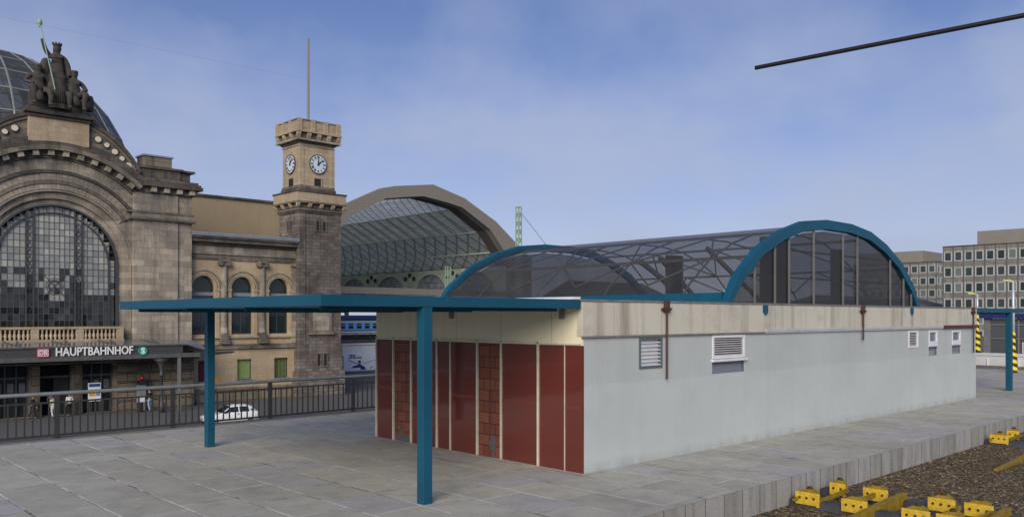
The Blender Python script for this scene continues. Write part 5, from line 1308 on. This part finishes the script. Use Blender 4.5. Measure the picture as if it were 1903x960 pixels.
b = loft([sec(-1.86, .62, .34, .62, .5, .62), sec(-1.80, .74, .26, .70, .6, .70), sec(-1.45, .80, .22, .82, .66, .82), sec(-.80, .82, .2, .92, .68, .92), sec(-.72, .82, .2, .93, .70, .95),
          sec(-.12, .82, .2, .95, .58, 1.38), sec(.3, .82, .2, .96, .60, 1.43), sec(1.0, .82, .2, .97, .59, 1.41), sec(1.35, .81, .22, .97, .56, 1.32), sec(1.72, .78, .26, .95, .58, .99), sec(1.82, .70, .34, .90, .55, .90)])
OFF[car.name] = Vector((0, 0, 0))
b.build('body', 'car_white', car, .02, True)
def gl(pts, name='side_window', mat='car_glass', par=car):
    m = MB(); n = len(pts); m.v += pts; m.face(range(n)); return m.build(name, mat, par)
def sidey(x, z):                                                      # body side at window height
    t = min(1, max(0, (z - .95) / .43)); return .80 + (.595 - .80) * t + .012
for s in (-1, 1):
    for pts in (((-.60, .99), (.38, .99), (.38, 1.34), (-.10, 1.32)), ((.46, .99), (1.12, .99), (1.05, 1.33), (.46, 1.35))):
        m = MB(); m.add([(x, s * sidey(x, z), z) for x, z in pts] + [(x, s * (sidey(x, z) - .03), z) for x, z in pts], [(0, 1, 2, 3), (7, 6, 5, 4), (0, 4, 5, 1), (1, 5, 6, 2), (2, 6, 7, 3), (3, 7, 4, 0)]); m.build('side_window', 'car_glass', car)
    m = MB(); m.box(-.62, -.42, s * .86 - .05, s * .86 + .05, .96, 1.08); m.build('mirror', 'rubber', car, .02)
    m = MB(); m.box(.28, .44, s * .825 - .02, s * .825 + .02, .84, .88); m.build('door_handle', 'rubber', car)
    m = MB(); m.box(-1.2, 1.3, s * .83 - .015, s * .83 + .015, .50, .56); m.build('side_trim', 'rubber', car)
    for z in (1.06, 1.13):
        m = MB(); m.box(1.2, 1.44, s * .70 - .08, s * .70 + .03, z, z + .025); m.build('vent_slot', 'rubber', car)
    m = MB(); m.box(-1.845, -1.80, s * .55 - .14, s * .55 + .14, .52, .66); m.build('headlight', 'lens_w', car, .02)
    m = MB(); m.box(1.78, 1.835, s * .60 - .1, s * .60 + .1, .62, .86); m.build('tail_light', 'lens_r', car, .02)
m = MB(); m.add([(-.76, -.62, .97), (-.76, .62, .97), (-.16, .53, 1.38), (-.16, -.53, 1.38), (-.74, -.62, .93), (-.74, .62, .93), (-.12, .53, 1.34), (-.12, -.53, 1.34)], [(0, 1, 2, 3), (7, 6, 5, 4), (0, 4, 5, 1), (1, 5, 6, 2), (2, 6, 7, 3), (3, 7, 4, 0)]); m.build('windscreen', 'car_glass', car)
m = MB(); m.add([(1.41, -.5, 1.29), (1.41, .5, 1.29), (1.70, .55, 1.03), (1.70, -.55, 1.03), (1.36, -.5, 1.27), (1.36, .5, 1.27), (1.66, .55, 1.0), (1.66, -.55, 1.0)], [(0, 1, 2, 3), (7, 6, 5, 4), (0, 4, 5, 1), (1, 5, 6, 2), (2, 6, 7, 3), (3, 7, 4, 0)]); m.build('rear_window', 'car_glass', car)
m = MB(); m.box(-1.92, -1.74, -.74, .74, .26, .46); m.build('bumper', 'rubber', car, .04)
m = MB(); m.box(1.72, 1.90, -.72, .72, .28, .48); m.build('bumper', 'rubber', car, .04)
m = MB(); m.box(-1.86, -1.80, -.38, .38, .50, .62); m.build('radiator_grille', 'rubber', car)
m = MB(); m.box(-1.935, -1.92, -.25, .25, .31, .41); m.build('number_plate', 'white_pvc', car)
for x in (-1.18, 1.17):
    for s in (-1, 1):
        m = MB(); m.lathe(x, .285, [(.24, s * .62), (.285, s * .64), (.285, s * .80), (.24, s * .825)], 20, 'y'); w = m.build('wheel', 'rubber', car, 0, True)
        m = MB(); m.lathe(x, .285, [(.17, s * .80), (.15, s * .84)], 16, 'y'); m.build('hubcap', 'hub', w)
OFF[car.name] = Vector((25.75, 55.4, STREET)); car.location = (25.75, 55.4, STREET); car.rotation_euler.z = atan2(-.71, 3.67)

# ------------------------------------------------------------------ people and small things at the entrance
def person(loc, rz, label, top, legs, hair, h=1.74, stride=0.0, arm=0.0, bag=None, short=False, hem=.0, pose_hand=None):
    for nm, c in (('top', top), ('legs', legs)):
        k = 'cloth %s' % (str(c))
        if k not in M: M[k] = plain(k, c, .85, 0, .15, 30, .2)
    s = h / 1.75
    t = thing('person', label, 'person', loc)
    def arms(sx, sw): return [(sx * .17, 0, 1.42, .062), (sx * .225, .03 - sw * .1, 1.14, .045), (sx * .235, -.06 - sw * .22, .92, .034), (sx * .235, -.075 - sw * .25, .86, .036)]
    def leg(sx, st): return [(sx * .09, 0, .90, .095), (sx * .10, -st * .14 - .015, .49, .066), (sx * .10, -st * .22 + .03 + (.10 if st < 0 else 0), .09, .045), (sx * .105, -st * .22 - .10 + (.10 if st < 0 else 0), .035, .038)]
    V, E = [], []
    chain(V, E, [(0, 0, .98, .135), (0, .01, 1.16, .125), (0, 0, 1.35, .14), (0, 0, 1.45, .085), (0, -.005, 1.51, .052), (0, -.02, 1.58, .078), (0, -.02, 1.66, .09), (0, -.01, 1.73, .055)])
    V.append((0, -.105, 1.61, .018)); E.append((5, len(V) - 1))       # nose
    for sx in (-1, 1): V.append((sx * .088, -.005, 1.62, .018)); E.append((6, len(V) - 1))
    for sx, sw in ((-1, stride + arm), (1, -stride + arm)):
        e = chain(V, E, arms(sx, sw), 3); x, y, z, _ = V[e]
        for fy, L, dx in ((-.025, .075, 0), (-.009, .085, 0), (.008, .08, 0), (.024, .062, 0), (-.038, .03, -sx * .012)):
            V.append((x + dx, y + fy, z - L * .55, .010)); E.append((e, len(V) - 1)); V.append((x + dx - sx * .008, y + fy - .012, z - L, .008)); E.append((len(V) - 2, len(V) - 1))
    for sx, sw in ((-1, stride), (1, -stride)): chain(V, E, leg(sx, sw), 0)
    m = MB(); m.add(*place(skin_mesh(V, E, 0, 1), loc, s, rz)); m.build('body', 'skin', t, smooth=True)
    V, E = [], []
    chain(V, E, [(0, 0, .93 - hem, .155 + hem * .1), (0, .01, 1.16, .145), (0, 0, 1.35, .158), (0, 0, 1.45, .098)])
    for sx, sw in ((-1, stride + arm), (1, -stride + arm)):
        a = [(x, y, z, r + .016) for x, y, z, r in arms(sx, sw)][:(2 if short else 3)]; chain(V, E, a, 3)
    m = MB(); m.add(*place(skin_mesh(V, E, 0, 1), loc, s, rz)); m.build('shirt', 'cloth %s' % str(top), t, smooth=True)
    V, E = [(0, 0, .97, .145)], []
    for sx, sw in ((-1, stride), (1, -stride)): chain(V, E, [(x, y, z + (.02 if i == 2 else 0), r + .018) for i, (x, y, z, r) in enumerate(leg(sx, sw)[:3])], 0)
    m = MB(); m.add(*place(skin_mesh(V, E, 0, 1), loc, s, rz)); m.build('trousers', 'cloth %s' % str(legs), t, smooth=True)
    for sx, sw in ((-1, stride), (1, -stride)):
        l = leg(sx, sw); V, E = [], []; chain(V, E, [(l[2][0], l[2][1] + .03, .05, .05), (l[3][0], l[3][1], .045, .048), (l[3][0], l[3][1] - .06, .04, .036)])
        m = MB(); m.add(*place(skin_mesh(V, E, 0, 1), loc, s, rz)); m.build('shoe', 'rubber', t, smooth=True)
    V, E = [], []; chain(V, E, [(0, .025, 1.60, .075), (0, .02, 1.67, .098), (0, .0, 1.735, .075)])
    if hair not in M: M[hair] = plain(hair, (.03, .02, .014), .7)
    m = MB(); m.add(*place(skin_mesh(V, E, 0, 1), loc, s, rz)); m.build('hair', hair, t, smooth=True)
    if bag:
        m = MB(); m.add(*place(([(x, y, z) for x in (-.15, .15) for y in (.16, .30) for z in (1.05, 1.42)], [(0, 1, 3, 2), (4, 6, 7, 5), (0, 4, 5, 1), (2, 3, 7, 6), (0, 2, 6, 4), (1, 5, 7, 3)]), loc, s, rz)); m.build('backpack', bag, t, .05)
    return t
person((16.9, 69.0, STREET), radians(75), 'person in black jacket and dark trousers striding at the left of the entrance', (.02, .02, .024), (.025, .025, .03), 'hair', 1.72, .8)
person((18.15, 68.6, STREET), radians(180), 'person in long pale striped top walking towards the open entrance', (.50, .50, .40), (.52, .52, .50), 'hair', 1.62, .45, 0, None, False, .28)
person((19.35, 68.9, STREET), radians(170), 'person in white shirt and black trousers before the open entrance', (.72, .75, .80), (.02, .02, .022), 'hair', 1.74, .4, 0, None, True)
person((18.55, 70.75, STREET), radians(180), 'person in pale shirt standing inside the dark doorway', (.42, .40, .38), (.03, .03, .035), 'hair', 1.78, .2)
person((24.9, 67.9, STREET), radians(200), 'person in black jacket and light blue jeans beside the black suitcase', (.018, .018, .02), (.26, .32, .42), 'hair', 1.80, .15)
sc_ = thing('suitcase', 'black upright suitcase with raised handle standing under the entrance canopy', 'suitcase', (24.2, 67.9, STREET))
m = MB(); m.box(23.95, 24.4, 67.8, 68.08, STREET + .05, STREET + .78); m.build('case', 'rubber', sc_, .04)
m = MB(); m.path([(24.05, 68.05, STREET + .78), (24.05, 68.08, STREET + 1.08), (24.30, 68.08, STREET + 1.08), (24.30, 68.05, STREET + .78)], .014, 6); m.build('handle', 'pole', sc_)
for x in (24.02, 24.33):
    m = MB(); m.lathe(x, STREET + .05, [(.05, 67.86), (.05, 67.94)], 10, 'y'); m.build('wheel', 'black', sc_)
tm = thing('ticket_machine', 'slim grey machine with red light beside the iron canopy column', 'machine', (24.7, 69.0, STREET))
m = MB(); m.box(24.4, 25.0, 68.9, 69.4, STREET, -2.55); m.build('cabinet', 'transom', tm, .03)
m = MB(); m.box(24.42, 24.98, 68.86, 69.4, -2.548, -2.2); m.build('dark_top', 'dark', tm)
m = MB(); m.lathe(24.72, -2.0, [(.16, 68.8), (.2, 68.95), (.16, 69.1)], 12, 'y'); m.build('red_light', 'lens_r', tm, smooth=True)
m = MB(); m.box(24.5, 24.9, 68.88, 68.898, -3.9, -3.45); m.build('notice', 'board', tm)
m = MB(); m.tube((24.72, 69.0, -2.2), (24.72, 69.0, -.43), .05, 8); m.build('support', 'iron', tm)
pb2 = thing('notice_board', 'freestanding board with orange and white notice in front of the right entrance bay', 'notice board', (21.0, 68.5, STREET))
m = MB(); m.box(20.55, 21.45, 68.5, 68.56, -3.55, -2.15); m.build('board', 'board', pb2)
m = MB(); m.box(20.60, 21.05, 68.48, 68.497, -3.15, -2.65); m.build('orange_picture', 'orange', pb2)
m = MB(); m.box(20.60, 21.40, 68.48, 68.497, -2.45, -2.22)
for k in range(4): m.box(21.12 + k * .075, 21.155 + k * .075, 68.48, 68.497, -3.15, -2.65)
m.build('printed_bands', 'train_dkblue', pb2)
for x in (20.65, 21.35):
    m = MB(); m.box(x - .03, x + .03, 68.51, 68.55, STREET, -3.55); m.build('leg', 'iron', pb2)

# ------------------------------------------------------------------ camera, sun, sky
cam = bpy.data.cameras.new('camera'); co = bpy.data.objects.new('camera', cam); COL.objects.link(co)
co.location = (0, 0, 2.9); co.rotation_euler = (radians(90), 0, -atan2(.6887, .725))
cam.sensor_width = 36; cam.lens = 36 * 1557 / 1903; cam.shift_y = 108 / 1903; cam.clip_start = .1; cam.clip_end = 5000
scn.camera = co
SUN = Vector((-.80, -.60, .48)).normalized()
sd_ = bpy.data.lights.new('sun', 'SUN'); sd_.energy = 1.5; sd_.angle = radians(38); sd_.color = (1, .90, .76)
so = bpy.data.objects.new('sun', sd_); COL.objects.link(so); so.rotation_euler = SUN.to_track_quat('Z', 'Y').to_euler()
w = bpy.data.worlds.new('World'); scn.world = w; w.use_nodes = True
nt = w.node_tree; nt.nodes.clear()
class WT(NT):
    def __init__(s): s.t = nt; s.m = None
T = WT()
outw = nt.nodes.new('ShaderNodeOutputWorld'); bg = nt.nodes.new('ShaderNodeBackground'); bg.inputs[1].default_value = .1
sky = nt.nodes.new('ShaderNodeTexSky'); sky.sky_type = 'NISHITA'; sky.sun_disc = False
sky.sun_elevation = asin(SUN.z); sky.sun_rotation = atan2(SUN.x, SUN.y); sky.altitude = 100; sky.air_density = 1.0; sky.dust_density = .6; sky.ozone_density = 2.0
d = T.n('TexCoord').outputs['Generated']; sp = T.n('SeparateXYZ', Vector=d)
zz = T.math('ADD', T.math('MAXIMUM', sp.outputs[2], 0.0), .16)
pv_ = T.n('CombineXYZ', X=T.math('DIVIDE', sp.outputs[0], zz), Y=T.math('DIVIDE', sp.outputs[1], zz), Z=0.0).outputs[0]
n1 = T.noise(T.n('VectorMath', {'operation': 'ADD'}, i0=pv_, i1=(3.7, 1.3, 0)).outputs[0], .85, 6, .52)
n2 = T.noise(T.n('VectorMath', {'operation': 'ADD'}, i0=d, i1=(5.2, 8.1, 2.3)).outputs[0], 4.6, 6, .55)
cl = T.ramp(T.math('ADD', T.math('MULTIPLY', n1, .55), T.math('MULTIPLY', n2, .45)), .42, .58)
cl = T.math('MULTIPLY', cl, T.math('SUBTRACT', .85, T.math('MULTIPLY', T.ramp(sp.outputs[2], .10, .36), .46)))
hz = T.math('POWER', T.math('SUBTRACT', 1.0, T.math('MINIMUM', T.math('MAXIMUM', sp.outputs[2], 0.0), 1.0)), 4.2)
c0 = T.mix(T.math('MULTIPLY', hz, .9), T.mix(1.0, sky.outputs[0], (.15, .25, .43), 'MULTIPLY'), (2.95, 2.95, 3.45))
c1 = T.mix(cl, c0, (2.0, 2.3, 3.1))
nt.links.new(c1, bg.inputs[0]); nt.links.new(bg.outputs[0], outw.inputs[0])
scn.view_settings.view_transform = 'Standard'; scn.view_settings.look = 'None'; scn.view_settings.gamma = 1; scn.view_settings.exposure = 1.1
scn.view_settings.use_curve_mapping = False
scn.cycles.max_bounces = 6; scn.cycles.transparent_max_bounces = 16; scn.cycles.caustics_reflective = False; scn.cycles.caustics_refractive = False
